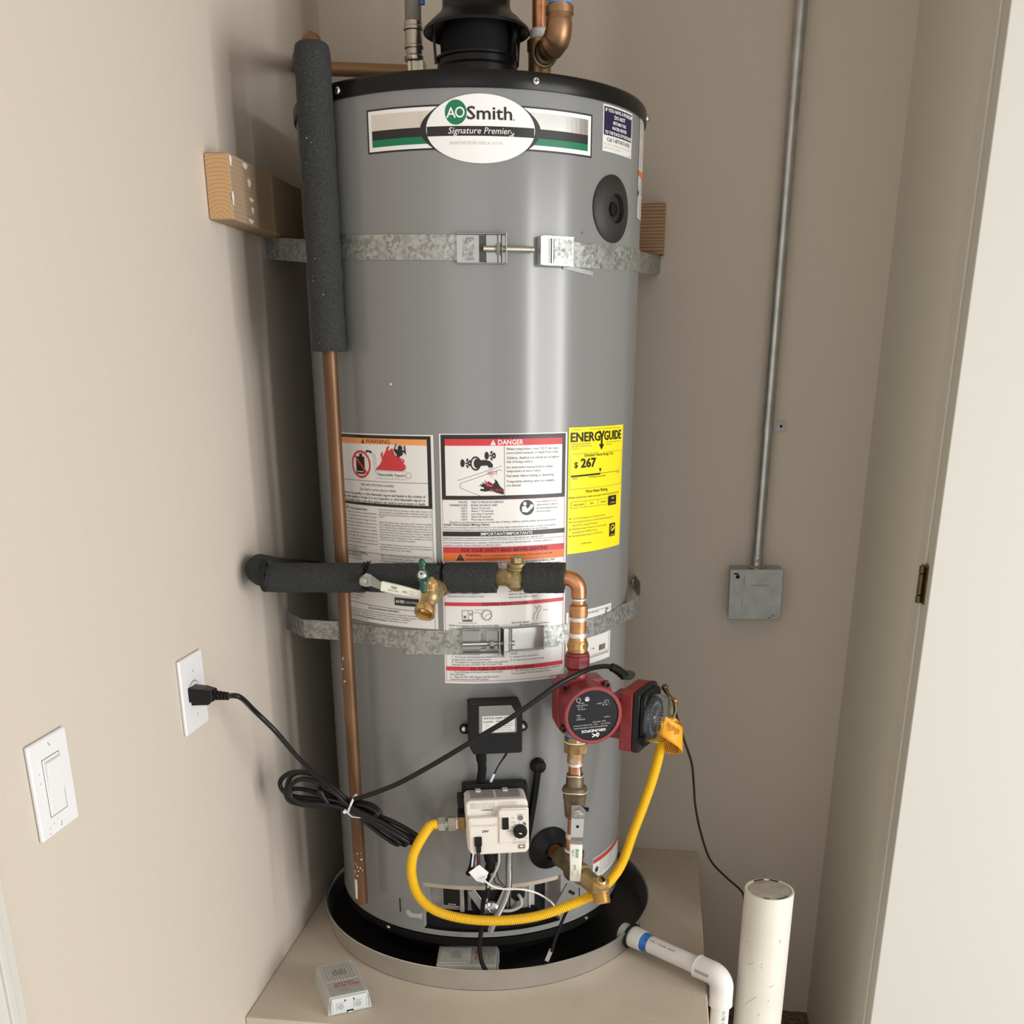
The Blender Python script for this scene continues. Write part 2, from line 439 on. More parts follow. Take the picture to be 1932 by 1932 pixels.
hb.prism([(-.2425, hz1-.001), (-.2545, hz1-.001), (-.2545, hz1+.006)], XR-.003, XR-.001, HINGEM, Matrix(((0, 1, 0, 0), (1, 0, 0, 0), (0, 0, 1, 0), (0, 0, 0, 1))))
hb.build('hinge', dl, label='dark antique brass hinge knuckle')
# casing board on the left wall near the camera
cb = MB().box((XL+.0065, -1.085, (ZF+TOPZ)/2), (.013, .083, TOPZ-ZF), DOORP).box((XL+.0085, -1.068, (ZF+TOPZ)/2), (.017, .012, TOPZ-ZF), DOORP).build('trim_2', smooth=0, bevel=.002)
struct(cb)

# plinth under the heater
pl = plane_box('heater_plinth', (XL, -.462, ZF), (.457, YB, ZP), PLINTH, bevel=.003)
tag(pl, 'beige painted plinth in the corner under the water heater and its pan', 'plinth')

# ================================================================== drain pan
pan = thing('drain_pan', PC+Vector((0, 0, ZP)), 'round shallow aluminium drain pan under the water heater', 'pan')
MB().lathe([(RP-.004, ZP+.001), (RP+.0005, ZP+.03), (RP+.003, .3835), (RP+.0045, .3868), (RP+.0030, .3880), (RP+.0012, .3865), (RP-.0010, .3835), (RP-.003, ZP+.03), (RP-.0065, ZP+.0035)], PANM, T(PC), n=96, cap=False).build('rim', pan, smooth=50)
MB().lathe([(.0001, ZP+.0035), (RP-.006, ZP+.0035)], PANB, T(PC), n=96, cap=False).lathe([(.0001, ZP+.0005), (RP-.004, ZP+.0005)], PANM, T(PC), n=96, cap=False).build('bottom', pan, smooth=0, label='pan bottom with shade and tank reflection painted dark')
# overlapping lap seam of the rim at the right
sm = MB(); a0 = math.radians(28)
for i in range(6):
    pass
ang = math.atan2(-.085-PC.y, .318)
sM = T(PC) @ Matrix.Rotation(ang, 4, 'Z')
sm.box((RP+.0028, 0, ZP+.022), (.0016, .022, .040), PANM, sM).build('lap_seam', pan, smooth=0, bevel=.0006)

# ================================================================== water heater
ZB, ZC = .4226, 1.758            # jacket bottom, underside of the black cap
WH = thing('water_heater', (0, 0, ZP+.004), 'tall grey cylindrical gas water heater with black cap and pasted labels', 'water heater')
# jacket with the burner opening cut out of it
TH0, TH1, OZ0, OZ1 = -12.8, 40.9, .4335, .5275
ths = sorted(set([round(-180+i*3.0, 4) for i in range(121)]+[TH0, TH1]))
ths = [t for t in ths if not (abs(t-TH0) < 1 and t != TH0) and not (abs(t-TH1) < 1 and t != TH1)]
zs = [ZB, ZB+.003, OZ0, .48, OZ1, .7, 1.0, 1.3, 1.6, ZC+.004]
rs = [R-.0015, R, R, R, R, R, R, R, R, R]
mb = MB(); vs = []; nz = len(zs); nt = len(ths)-1
for t in ths[:-1]:
    for z, r in zip(zs, rs): vs.append(cyl(t, z, r))
fs = []
for i in range(nt):
    j = (i+1) % nt
    for k in range(nz-1):
        if TH0 <= ths[i] < TH1 and OZ0 <= zs[k] < OZ1: continue
        fs.append((i*nz+k, j*nz+k, j*nz+k+1, i*nz+k+1))
mb.add(vs, fs, TANK)
mb.lathe([(R, ZB), (R+.0012, ZB+.001), (R+.0012, ZB+.0085), (R, ZB+.0098)], TANK, n=120, cap=False)
mb.lathe([(.0001, ZC), (R, ZC)], BLACKS, n=120, cap=False)
mb.lathe([(.0001, ZB+.002), (R-.0015, ZB)], BLACKS, n=120, cap=False)
mb.build('jacket', WH, smooth=30)
# black base ring under the jacket, screws, and feet
MB().lathe([(.262, ZB-.004), (R-.001, ZB-.003), (R-.001, ZB-.0185), (R-.003, ZB-.0200), (.262, ZB-.0205), (.228, ZB-.0210), (.225, ZP+.02)], BLACKS, n=96, cap=False).build('base_ring', WH, smooth=40)
for a in (20, 140, 260):
    MB().box((0, .03, -.01), (.05, .03, .032), BLACKM, tframe(a, ZP+.0305, .222)).build('foot', WH, smooth=0, bevel=.002)
# top cap
MB().lathe([(R-.002, ZC), (R+.003, ZC+.0005), (R+.004, ZC+.003), (R+.004, ZC+.0165), (R+.003, ZC+.0200), (R+.0005, ZC+.0228), (R-.004, ZC+.0238), (.0001, ZC+.026)], BLACKS, n=128, cap=False).build('top_cap', WH, smooth=35)
def screw(parent, M, r=.0052, name='screw'):
    s = MB().lathe([(r, 0), (r, r*.25), (r*.75, r*.6), (r*.3, r*.72), (.0001, r*.74)], CHROME, M, n=14, cap=False)
    s.box((0, 0, r*.72), (r*1.1, r*.22, r*.12), BLACKM, M).box((0, 0, r*.72), (r*.22, r*1.1, r*.12), BLACKM, M)
    return s.build(name, parent)
def outM(th, z, r):     # Z axis outwards
    n = cyl(th, 0, 1); return zframe(cyl(th, z, r), n)
for th in (-32.5, 28.3, 91.1): screw(WH, outM(th, 1.7685, R+.004))
for th in (-29.7, 55.2): screw(WH, outM(th, .4125, R-.001), .0042)

# flue draft hood on top
dh = MB(); CF = T((.011, 0, 0)); z0 = ZC+.026
dh.lathe([(.080, z0-.0015), (.080, z0+.004), (.066, z0+.008), (.067, z0+.02), (.067, z0+.055), (.063, z0+.060), (.063, z0+.068), (.0655, z0+.070), (.0655, z0+.073), (.058, z0+.0735), (.055, z0+.06), (.055, z0+.01)], BLACKS, CF, n=56, cap=False)
dhroot = dh.build('draft_hood', WH, smooth=35)
MB().lathe([(.0835, 1.893), (.0843, 1.8915), (.0835, 1.896), (.066, 1.911), (.0575, 1.9175), (.0535, 1.925), (.0525, 1.96), (.0525, 2.16), (.0505, 2.16), (.0505, 1.95), (.0515, 1.925), (.0555, 1.917), (.064, 1.909), (.0825, 1.893)], BLACKS, CF, n=56, cap=False).build('hood_skirt', dhroot, smooth=35)
MB().lathe([(.056, z0+.055), (.058, 1.880), (.050, 1.910), (.0001, 1.914)], BLACKM, CF, n=40, cap=False).build('hood_baffle', dhroot, smooth=40)
for a in (200, 340, 90, 20):
    M = CF @ Matrix.Rotation(math.radians(a), 4, 'Z')
    MB().box((.066, 0, 1.878), (.0025, .012, .058), BLACKS, M, shear=(.004, 0)).build('hood_leg', dhroot, smooth=0)

# round black port cover
M = outM(58.9, 1.6212, R)
def curved_disc(th, z, prof, m, n=48):
    """disc whose points follow the tank curvature; prof = (radius, height over the jacket)"""
    vs, fs = [], []
    for r, h in prof:
        for i in range(n):
            g = 2*math.pi*i/n; s = r*math.cos(g); v = cyl(th+math.degrees(s/R), z+r*math.sin(g), R+h); vs.append(v)
    for j in range(len(prof)-1):
        for i in range(n): fs.append((j*n+i, j*n+(i+1) % n, (j+1)*n+(i+1) % n, (j+1)*n+i))
    return MB().add(vs, fs, m)
pc = curved_disc(58.9, 1.6212, [(.0458, .0002), (.0462, .0022), (.0445, .0038), (.032, .0068), (.0215, .0095), (.0200, .0092), (.0195, .0012), (.0001, .0010)], mat('port_cover', (.018, .017, .016), .55))
pcv = pc.build('port_cover', WH)
curved_disc(59.2, 1.6212, [(.0100, .0012), (.0095, .0040), (.0070, .0045), (.0060, .0025), (.0001, .0024)], BLACKM).build('port_plug', pcv)

# ---- burner opening
bo = MB()
def wallstrip(t0, t1, z0, z1, r, m, n=24):
    vs, fs = [], []
    for i in range(n+1):
        t = t0+(t1-t0)*i/n; vs += [cyl(t, z0, r), cyl(t, z1, r)]
    fs = [(2*i, 2*i+2, 2*i+3, 2*i+1) for i in range(n)]
    bo.add(vs, fs, m)
def shelf(t0, t1, z, r0, r1, m, n=24):
    vs, fs = [], []
    for i in range(n+1):
        t = t0+(t1-t0)*i/n; vs += [cyl(t, z, r0), cyl(t, z, r1)]
    fs = [(2*i, 2*i+2, 2*i+3, 2*i+1) for i in range(n)]
    bo.add(vs, fs, m)
RI = .243
wallstrip(TH0-1, TH1+1, OZ0-.01, OZ1+.01, RI, INNER)
shelf(TH0-1, TH1+1, OZ1, RI, R, INSUL); shelf(TH0-1, TH1+1, OZ0, RI, R-.001, BLACKM)
for t in (TH0, TH1):
    bo.add([cyl(t, OZ0, R), cyl(t, OZ1, R), cyl(t, OZ1, RI), cyl(t, OZ0, RI)], [(0, 1, 2, 3)], INNER)
bor = bo.build('burner_opening', WH, smooth=30, label='open access to the burner chamber near the base')
bo = MB(); wallstrip(TH0, TH1, OZ1-.011, OZ1, R-.006, INSUL); shelf(TH0, TH1, OZ1-.011, R-.006, RI+.001, INSUL)
bo.build('insulation_strip', bor, smooth=30)
bo = MB(); wallstrip(TH0+.3, TH1-8, OZ0, OZ0+.025, R-.010, BLACKM); shelf(TH0+.3, TH1-8, OZ0+.025, R-.010, RI, BLACKM)
bo.build('lower_shield', bor, smooth=30)
def chip(th, z, w, h, m, r=RI+.001, dep=.002, name='plate', bev=0., rot=0):
    M = tframe(th, z, r) @ Matrix.Rotation(math.radians(rot), 4, 'Y')
    return MB().box((0, 0, 0), (w, dep, h), m, M).build(name, bor, smooth=0, bevel=bev)
chip(-3.2, .487, .040, .042, INNER, RI+.003, .005, 'window_frame', .002)
chip(-3.2, .487, .031, .033, BLACKS, RI+.0065, .002, 'sight_glass')
for k in range(4): chip(-4.4+k*.9, .4735, .0025, .002, GREYP, RI+.008, .001, 'peg')
chip(2.8, .487, .006, .06, BLACKM, RI+.002, .003, 'slot'); chip(1.2, .487, .008, .06, INNER, RI+.004, .006, 'upright', .001)
MB().lathe([(.034, 0), (.034, .004), (.030, .005), (.0001, .005)], BLACKM, zframe(cyl(12.8, .476, RI), cyl(12.8, 0, 1)), n=36, cap=False).build('burner_port', bor)
chip(8.6, .481, .015, .058, CHROMED, RI+.012, .002, 'brace', .0008, -32); chip(17.4, .481, .013, .058, CHROMED, RI+.012, .002, 'brace', .0008, 24)
MB().lathe([(.018, 0), (.020, .004), (.018, .008), (.012, .010), (.010, .006), (.0001, .006)], CHROME, zframe(cyl(13.2, .463, RI+.006), cyl(13.2, 0, 1)), n=28, cap=False).build('burner_flange', bor)
chip(22.0, .487, .003, .06, BLACKM, RI+.002, .003, 'slot'); chip(26.0, .486, .036, .058, mat('inner_panel', (.26, .25, .24), .5, .4), RI+.003, .003, 'panel', .001)
gm = MB().hexa(.0135, 0, .005, BLACKM, zframe(cyl(25.2, .489, RI+.004), cyl(25.2, 0, 1)), n=8, rot=22); gm.build('grommet', bor)
MB().tube(smoothpath([cyl(25.2, .489, RI+.008), cyl(25.8, .483, RI+.016), cyl(25.6, .470, RI+.016), cyl(22, .462, RI+.014), cyl(18, .462, RI+.012)], 6), .0032, GREYP, n=10).build('igniter_tube', bor)
chip(30.3, .487, .002, .062, GREYP, RI+.008, .001, 'edge_strip')
chip(36, .482, .02, .075, BLACKM, RI+.002, .002, 'dark_plate')
# bent tab with a slot at the right of the opening
tb = MB(); Mt = tframe(43.6, .478, R+.002) @ Matrix.Rotation(math.radians(38), 4, 'Y')
tb.box((0, 0, 0), (.034, .0015, .046), CHROMED, Mt).box((.004, -.001, .012), (.016, .0012, .006), BLACKM, Mt)
tb.build('door_tab', bor, smooth=0)
tb = MB(); Mt = tframe(41.5, .452, R+.002) @ Matrix.Rotation(math.radians(-50), 4, 'Y')
tb.box((.004, 0, 0), (.030, .0015, .012), CHROMED, Mt); tb.ball((.018, -.001, 0), .004, BROWNB, Mt, n=10); tb.build('door_tab', bor, smooth=30)
# pale paint smear left of the opening and jacket slots
pr = Print(wrap()); pr.poly([(-.100, .461), (-.094, .465), (-.086, .459), (-.072, .460), (-.0655, .464), (-.066, .450), (-.075, .452), (-.090, .449), (-.098, .453)], mat('scraped_paint', (.46, .45, .42), .5), .0004); PRINTS.append((pr, 'scrape', WH))
for th, za, zb in ((-23.0, .455, .4835), (50.4, .4685, .4865)):
    pr = Print(wrap()); s = math.radians(th)*R; pr.rect(s-.0016, za, s+.0016, zb, mat('slot_dark', (.03, .022, .02), .8), .0003); PRINTS.append((pr, 'slot', WH))
pr = Print(wrap()); pr.disc(.2215, 1.5845, .0019, INKG, .0003); pr.disc(-.0865, 1.373, .0016, WHITEP, .0003, ry=.002); PRINTS.append((pr, 'paint_fleck', WH))

# pressed fold: igniter hub with its tube
hub = MB().lathe([(.0135, 0), (.0140, .003), (.0115, .009), (.0115, .014), (.009, .017), (.0001, .018)], BLACK, outM(30.3, .7515, R), n=24, cap=False)
hub.tube(smoothpath([cyl(30.0, .747, R+.010), cyl(29.4, .735, R+.011), cyl(28.6, .70, R+.010), cyl(26.8, .645, R+.010), cyl(25.8, .61, R+.008)], 8), [.0062]*33, BLACK, n=14)
hub.build('sensor_tube', WH)
# drain boot
curved_disc(35.5, .5885, [(.0395, .0003), (.0405, .003), (.038, .006), (.028, .010), (.021, .020), (.0185, .0215), (.0165, .0205), (.0160, .006), (.0001, .005)], RUBBER).build('drain_boot', WH)

# ================================================================== labels on the tank
def label(name, s0, z0, s1, z1, desc, m=PAPER, lift=.0004, edge=.0):
    base = Print(wrap()); base.rect(s0, z0, s1, z1, m, lift)
    # thin edge so the sticker has thickness
    o = base.mb.build(name, WH, smooth=0, label=desc)
    p = Print(wrap(R+lift)); PRINTS.append((p, 'print', o)); return p
LOREM = ['water heater only at sea level with conventional plumbing', 'and may leak over time at the end of its useful life. The water', 'heater must be located in an area where leakage of the tank', 'or connections will not damage the adjacent area', 'to the water heater or lower floors of structure.', 'When such locations cannot be avoided a suitable', 'drain pan adequately drained must be installed', 'under the water heater. The manufacturer shall not', 'be liable for any water damage. The pan must not', 'restrict combustion air flow to the heater and']
# --- brand plate
b = Print(wrap()); b.rect(-.109, 1.6835, .2372, 1.7385, INK, .0004)
ex, ez, ea, eb = .0612, 1.7085, .0775, .0425
def ell(k=1., n=56): return [(ex+ea*k*math.cos(2*math.pi*i/n), ez+eb*k*math.sin(2*math.pi*i/n)) for i in range(n)]
bo_ = b.mb.build('brand_plate', WH, smooth=0, label='wide brand plate with a white oval, black and green stripes')
b = Print(wrap(R+.0004)); PRINTS.append((b, 'print', bo_))
b.rect(-.1065, 1.6858, .2347, 1.7362, WHITEP, .0003)
b.rect(-.1008, 1.7085, .2290, 1.7312, SILVER, .0005)
b.rect(-.1008, 1.7000, .2290, 1.7115, INK, .0006)
b.rect(-.1008, 1.6912, .2290, 1.7008, GREENL, .0006)
for sg in (-1, 1):          # black crescents beside the oval
    pts = []
    for i in range(21):
        a = math.radians(-58+116*i/20); pts.append((ex+sg*(ea*(1+.115*math.cos(a*1.5)**2)*math.cos(a)), ez+eb*math.sin(a)))
    for i in range(21):
        a = math.radians(58-116*i/20); pts.append((ex+sg*(ea*.96*math.cos(a)), ez+eb*.96*math.sin(a)))
    b.poly(pts, INK, .0008)
b.poly(ell(), WHITEP, .0010)
nn = 24; top = [(ex+ea*.985*math.cos(a), ez+eb*.985*math.sin(a)) for a in [math.asin(.08), math.asin(-.25)]]
b.rect(ex-ea*.985, 1.6998, ex+ea*.985, 1.7118, INK, .0012)
b.disc(.0262, 1.7285, .0152, GREENL, .0013)
b.text(.0128, 1.7218, 'A', .0132, WHITEP, w=.0135, bold=.008, d=.0016)
b.ring(.0318, 1.7284, .0046, .0066, WHITEP, .0016)
b.text(.0415, 1.7200, 'Smith', .0165, INK, w=.0635, bold=.012, d=.0016)
b.disc(.1075, 1.7203, .0009, INK, .0016)
b.text(.0150, 1.7025, 'Signature', .0082, WHITEP, w=.0460, shear=.25, d=.0016)
b.text(.0650, 1.7025, 'Premier', .0082, WHITEP, w=.0380, shear=.25, d=.0016)
for k, (x, y) in enumerate([(.1035, 1.7045), (.1055, 1.7025), (.104, 1.701), (.107, 1.7035), (.1015, 1.7005), (.1062, 1.7008)]): b.disc(x, y, .0009, WHITEP, .0017, n=8)
b.text(.0175, 1.6890, 'INNOVATION HAS A', .0044, INKL, w=.0560, d=.0014)
b.text(.0765, 1.6890, 'NAME', .0044, mat('very_faint_ink', (.74, .735, .72), .5), w=.016, d=.0014)
# --- navy contact sticker
c = label('contact_sticker', .2602, 1.6960, .3452, 1.7560, 'small white sticker with a navy panel: IF YOU HAVE A PROBLEM')
c.rect(.2628, 1.7172, .3425, 1.7535, NAVY)
for i, (t, w, h, y) in enumerate([('IF YOU HAVE A PROBLEM', .076, .0047, 1.7470), ('DO NOT', .031, .0050, 1.7395), ('RETURN THIS', .037, .0042, 1.7325), ('WATER HEATER', .042, .0042, 1.7257), ('TO THE PLACE OF PURCHASE', .076, .0044, 1.7188)]):
    c.text(.3027, y, t, h, WHITEP, w=w, al='c', bold=.02)
c.text(.3035, 1.7095, 'Call 1-877-817-6750', .0052, INKG, w=.066, al='c', bold=.008)
c.text(.2640, 1.7043, 'For ALL installation, warranty and', .0032, INKL, w=.076); c.text(.2640, 1.6998, 'performance questions', .0032, INKL, w=.053); c.text(.3415, 1.6972, 'AP10085', .0018, INKG, al='r', w=.009)
# --- narrow label at the right edge of the tank
c = label('side_label', .3865, 1.6190, .4700, 1.7605, 'narrow white instruction label curving out of sight at the right edge')
c.frame(.3870, 1.6195, .4695, 1.7600, .0007, INK)
c.para(.3895, 1.7510, .0760, ['IMPORTANT: READ', 'this label before use', 'Do not remove', 'the manual gives', 'full instructions', '', 'Keep the area', 'clear at all times', 'of flammable', 'liquids. Vapors', 'can travel and', 'cause a fire', 'or explosion'], .0048, .0026, INKG)
c.rect(.3872, 1.6800, .4692, 1.6880, ORANGE, .0006)
star = [(.3905+.0055*math.cos(math.radians(90+i*25.7))*(1 if i % 2 else .35), 1.6560+.0085*math.sin(math.radians(90+i*25.7))*(1 if i % 2 else .35)) for i in range(14)]
c.poly(star, INK, .0008)
c.para(.4000, 1.6740, .0640, ['Do not store or use', 'gasoline or other', 'flammable vapors', 'and liquids near', 'this appliance', '', 'Vapors from', 'liquids explode', 'and can cause', 'serious burns', 'Keep away', 'heat sources'], .0045, .0026, INK)
# --- warning label, left
c = label('warning_label', -.2300, .9950, -.0185, 1.2995, 'tall white warning label with an orange WARNING bar and flame pictogram')
c.rect(-.2260, 1.1880, -.0228, 1.2975, INK); c.rect(-.2200, 1.1925, -.0290, 1.2927, PAPER, .0006)
c.rect(-.2200, 1.2838, -.0290, 1.2927, mat('pale_orange_band', (.83, .33, .10), .45), .0008)
c.poly([(-.1500, 1.2848), (-.1430, 1.2848), (-.1465, 1.2918)], INK, .001); c.text(-.1468, 1.2857, '!', .0042, ORANGE, w=.0009, d=.0013, al='c')
c.text(-.1405, 1.2852, 'WARNING', .0066, mat('dark_brown_print', (.10, .02, .005), .5), w=.0480, bold=.012)
# crossed-out fuel can
px, pz = -.1535, 1.2520
c.rect(px-.0110, pz-.0150, px+.0085, pz+.0120, INK, .0008); c.rect(px-.0030, pz+.012, px+.004, pz+.0165, INK, .0008)
c.rect(px-.0085, pz-.0120, px+.006, pz-.0108, PAPER, .001)
c.text(px-.0012, pz-.0185, 'GASOLINE', .0018, INK, w=.017, al='c')
c.ring(px, pz, .0183, .0215, REDL, .0011); c.line([(px-.0135, pz+.0135), (px+.0135, pz-.0135)], .0034, REDL, .0011)
c.line([(px+.012, pz+.019), (px+.0165, pz+.0215), (px+.025, pz+.0190)], .0030, INK, .001)
vap = [(px+.025, pz+.018), (px+.0285, pz+.010), (px+.0285, pz+.000), (px+.030, pz-.008), (px+.034, pz-.0135)]
c.line(vap, .0006, INKG); c.line([(a+.0042, b_) for a, b_ in vap[:4]], .0006, INKG)
fl = [(-.1225, 1.2452), (-.1130, 1.2535), (-.1085, 1.2600), (-.1110, 1.2690), (-.1055, 1.2740), (-.1080, 1.2640), (-.1010, 1.2740), (-.0985, 1.2800), (-.0930, 1.2830), (-.0965, 1.2740), (-.0880, 1.2790), (-.0840, 1.2690), (-.0780, 1.2655), (-.0730, 1.2640), (-.0700, 1.2570), (-.0715, 1.2655), (-.0670, 1.2600), (-.0690, 1.2560), (-.0650, 1.2530), (-.0680, 1.2500), (-.0640, 1.2520), (-.0665, 1.2470), (-.0720, 1.2445)]
c.poly(fl, REDL, .0008)
c.poly([(-.0860, 1.2760), (-.0805, 1.2690), (-.0790, 1.2640), (-.0700, 1.2690), (-.0690, 1.2740), (-.0640, 1.2690), (-.0650, 1.2830), (-.0675, 1.2830), (-.0670, 1.2760), (-.0720, 1.2765), (-.0790, 1.2770), (-.0830, 1.2780), (-.0800, 1.2850), (-.0815, 1.2860)], INK, .001)
c.disc(-.0742, 1.2792, .0042, INK, .001)
for i in range(9): c.ring(-.1200+i*.0065, 1.2415, .0030, .0034, INKG, .0008, n=10, a0=20, a1=160); c.ring(-.1200+i*.0065, 1.2345, .0030, .0034, INKG, .0008, n=10, a0=200, a1=340)
c.ring(-.0610, 1.2382, .0042, .0047, INKG, .0008, n=16)
c.text(-.1175, 1.2360, 'Flammable Vapors', .0045, INK, w=.0505, bold=.005)
c.line([(-.2200, 1.2268), (-.0290, 1.2268)], .0007, INK)
c.text(-.1215, 1.2192, 'FIRE AND EXPLOSION HAZARD', .0036, INKG, w=.0670, al='c', bold=.006)
c.text(-.1215, 1.2118, 'Can result in serious injury or death.', .0042, INK, w=.0750, al='c')
c.para(-.2170, 1.2045, .1835, ['Do not store or use gasoline or other flammable vapors and liquids in the vicinity of', 'this or any other appliance. Storage of or use of gasoline or other flammable vapors or', 'liquids in the vicinity of this or any other appliance can result in serious injury or death.'], .0057, .0042, INK, last=.1835, bold=.012)
c.rect(-.1985, 1.1795, -.1930, 1.1850, ORANGE, .0008)
c.text(-.1890, 1.1800, 'Protect against leaks', .0034, INK, w=.045, bold=.008)
c.para(-.2160, 1.1745, .0910, LOREM, .0054, .0028, INK, last=.091)
c.para(-.2160, 1.1195, .0930, ['Water damage through leaks. Inspect and', 'regularly test all safety devices', 'as described in the manual. A damaged', 'heater must be replaced at once'], .0048, .0026, INK, last=.08)
c.para(-.1195, 1.1822, .0945, ['two inches wider than the diameter of the water heater and', 'must be piped to an adequate drain. Install the drain pan so', 'the water level would be limited to a maximum depth of', '1-3/4"', '', 'Inspect the water heater, drain pan, pipes, and surrounding', 'area regularly. Immediately shut the water heater off and', 'have it inspected by a qualified person if you find that the', 'wiring, thermostat or surrounding insulation have been', 'exposed to water. If leaks are found, contact a qualified', 'person. Note: normal condensation from a water heater', 'may appear to be a leaking tank. This condition is normal', 'and is not a leak. See instruction manual.', '', 'Clean the filter at the base of the water heater at least once', 'annually. Review the maintenance section of the Installation', 'Instructions and Use & Care Guide.'], .00395, .0027, INK, last=.07)
c.line([(-.2200, 1.1120), (-.0290, 1.1120)], .0006, INK); c.line([(-.0235, .9950), (-.0235, 1.188)], .0006, INKG)
c.para(-.2140, 1.1080, .0880, ['This system is combustion vapor igniting', 'resistant and installed as tested', 'flame arrestor. See the manual'], .0046, .0027, INK, last=.08)
c.para(-.1190, 1.1090, .0930, ['If gas vent and meet the requirements of the local codes, and', 'may be installed directly on the floor.', 'It is proper venting in certain installations is a fire hazard'], .0042, .0028, INK, last=.093)
c.para(-.2150, 1.0560, .0980, ['Suitable for potable water', 'and space heating. Not to be', 'used for connection to non', 'potable water heating appliances', 'treat with water supplied from', 'a utility district pressure'], .0050, .0028, INK, last=.09)
c.rect(-.0955, 1.0302, -.0505, 1.0430, INK, .0008)
c.text(-.0935, 1.0345, 'AHRI', .0055, WHITEP, w=.0165, bold=.02, d=.0013); c.text(-.0755, 1.0347, 'CERTIFIED', .0038, INKL, w=.0235, d=.0013)
c.line([(-.2200, 1.0255), (-.0290, 1.0225)], .0006, INK)
c.text(-.1200, 1.0182, 'Data and conformance information', .0036, INK, w=.0640, al='c', bold=.01)
c.para(-.2150, 1.0130, .1780, ['See data plate and instructions. This water heater must be braced, anchored, or strapped to avoid falling or moving', 'during an earthquake. See instructions. Instructions may be obtained from your local utility company or from the', 'State of California Office of the State Architect, 1102 Q Street, Sacramento, CA 95811.', 'A chemical known to the State of California to cause cancer, birth defects or other', 'reproductive harm may be present'], .0039, .0028, INK, last=.06)
c.para(-.2150, .9965+.0045, .1100, ['Complies with Low NOx 1121 requirements of the district'], .004, .0028, INK, last=.10)
# --- danger / lighting instruction label, middle
c = label('danger_label', -.0095, .9040, .1990, 1.3015, 'tall white label with a red DANGER bar, scald pictogram and lighting instructions')
c.rect(-.0068, 1.2030, .1962, 1.3000, INK); c.rect(-.0005, 1.2088, .1895, 1.2937, PAPER, .0006)
c.rect(-.0005, 1.2838, .1895, 1.2937, REDL, .0008)
c.poly([(.0700, 1.2848), (.0785, 1.2848), (.0742, 1.2925)], WHITEP, .001); c.text(.0742, 1.2856, '!', .0045, REDL, w=.001, d=.0013, al='c')
c.text(.0820, 1.2852, 'DANGER', .0074, WHITEP, w=.0400, bold=.015)
c.line([(.0918, 1.2838), (.0918, 1.2088)], .0007, INK)
def knob(x, z, k=1.):
    c.disc(x-.0085*k, z, .0046*k, INK, .0009, ry=.0080*k); c.poly([(x-.003*k, z-.001), (x+.003*k, z-.001), (x+.003*k, z+.001), (x-.003*k, z+.001)], INK, .0009)
    for sg in (-1, 1): c.poly([(x+.001*k, z+sg*.002*k), (x+.0045*k, z+sg*.009*k), (x+.0005*k, z+sg*.0098*k), (x-.001*k, z+sg*.004*k)], INK, .001)
    c.ring(x+.0065*k, z, .0012*k, .0042*k, INK, .001, n=14, ky=1.5)
knob(.0330, 1.2580, .74); knob(.0705, 1.2690, .74)
c.ring(.0470, 1.2575, .0062, .0082, INK, .001, ky=1.3); c.disc(.0490, 1.2575, .0050, INK, .001, ry=.0070)
c.poly([(.0470, 1.2622), (.0620, 1.2628), (.0690, 1.2610), (.0735, 1.2560), (.0735, 1.2515), (.0672, 1.2512), (.0650, 1.2545), (.0480, 1.2535)], INK, .0012)
for i in range(5): c.line([(.0680+i*.0011, 1.2510), (.0676+i*.0015, 1.2360)], .0004, INKL, .0009)
c.text(.0735, 1.2405, 'HOT', .0055, REDL, w=.0155, al='c', d=.0012)
c.line([(.0185, 1.2320), (.0875, 1.2535)], .0006, INK); c.line([(.0265, 1.2288), (.0840, 1.2480), (.0880, 1.2460)], .0006, INK); c.ring(.0268, 1.2240, .0045, .0050, INK, .0009, n=16, a0=100, a1=240); c.line([(.0242, 1.2200), (.0530, 1.2088)], .0006, INK)
hand = [(.0500, 1.2245), (.0560, 1.2238), (.0530, 1.2265), (.0585, 1.2262), (.0565, 1.2300), (.0620, 1.2265), (.0650, 1.2285), (.0655, 1.2310), (.0735, 1.2265), (.0770, 1.2290), (.0760, 1.2340), (.0800, 1.2310), (.0845, 1.2230), (.0905, 1.2180), (.0905, 1.2100), (.0790, 1.2130), (.0700, 1.2165), (.0610, 1.2150), (.0530, 1.2165), (.0545, 1.2195), (.0600, 1.2190), (.0590, 1.2215)]
c.poly(hand, INK, .001)
c.poly([(.0605, 1.2335), (.0640, 1.2290), (.0700, 1.2250), (.0745, 1.2270), (.0715, 1.2215), (.0630, 1.2240)], REDL, .0012)
c.text(.0790, 1.2150, 'BURN', .0046, REDL, w=.0200, al='c', d=.0014)
c.para(.0950, 1.2768, .0880, ['Water temperature over 125°F can cause', 'severe burns instantly or death from scalds.'], .0058, .0041, INK, last=.0880, bold=.002)
c.para(.0950, 1.2635, .0890, ['Children, disabled and elderly are at highest', 'risk of being scalded.'], .0058, .0041, INK, last=.0430, bold=.002)
c.para(.0950, 1.2495, .0770, ['See instruction manual before setting', 'temperature at water heater.'], .0058, .0041, INK, last=.0575, bold=.002)
c.text(.0950, 1.2365, 'Feel water before bathing or showering.', .0041, INK, w=.0800, bold=.002)
c.para(.0950, 1.2280, .0825, ['Temperature limiting valves are available,', 'see manual.'], .0058, .0041, INK, last=.0235, bold=.002)
c.frame(-.0068, .9080, .1962, 1.2030, .0006, mat('pink_rule', (.55, .16, .17), .5), .0006)
c.text(.0330, 1.1975, 'WATER', .0031, INK, al='r', w=.0135); c.text(.0330, 1.1928, 'TEMPERATURE', .0031, INK, al='r', w=.0280)
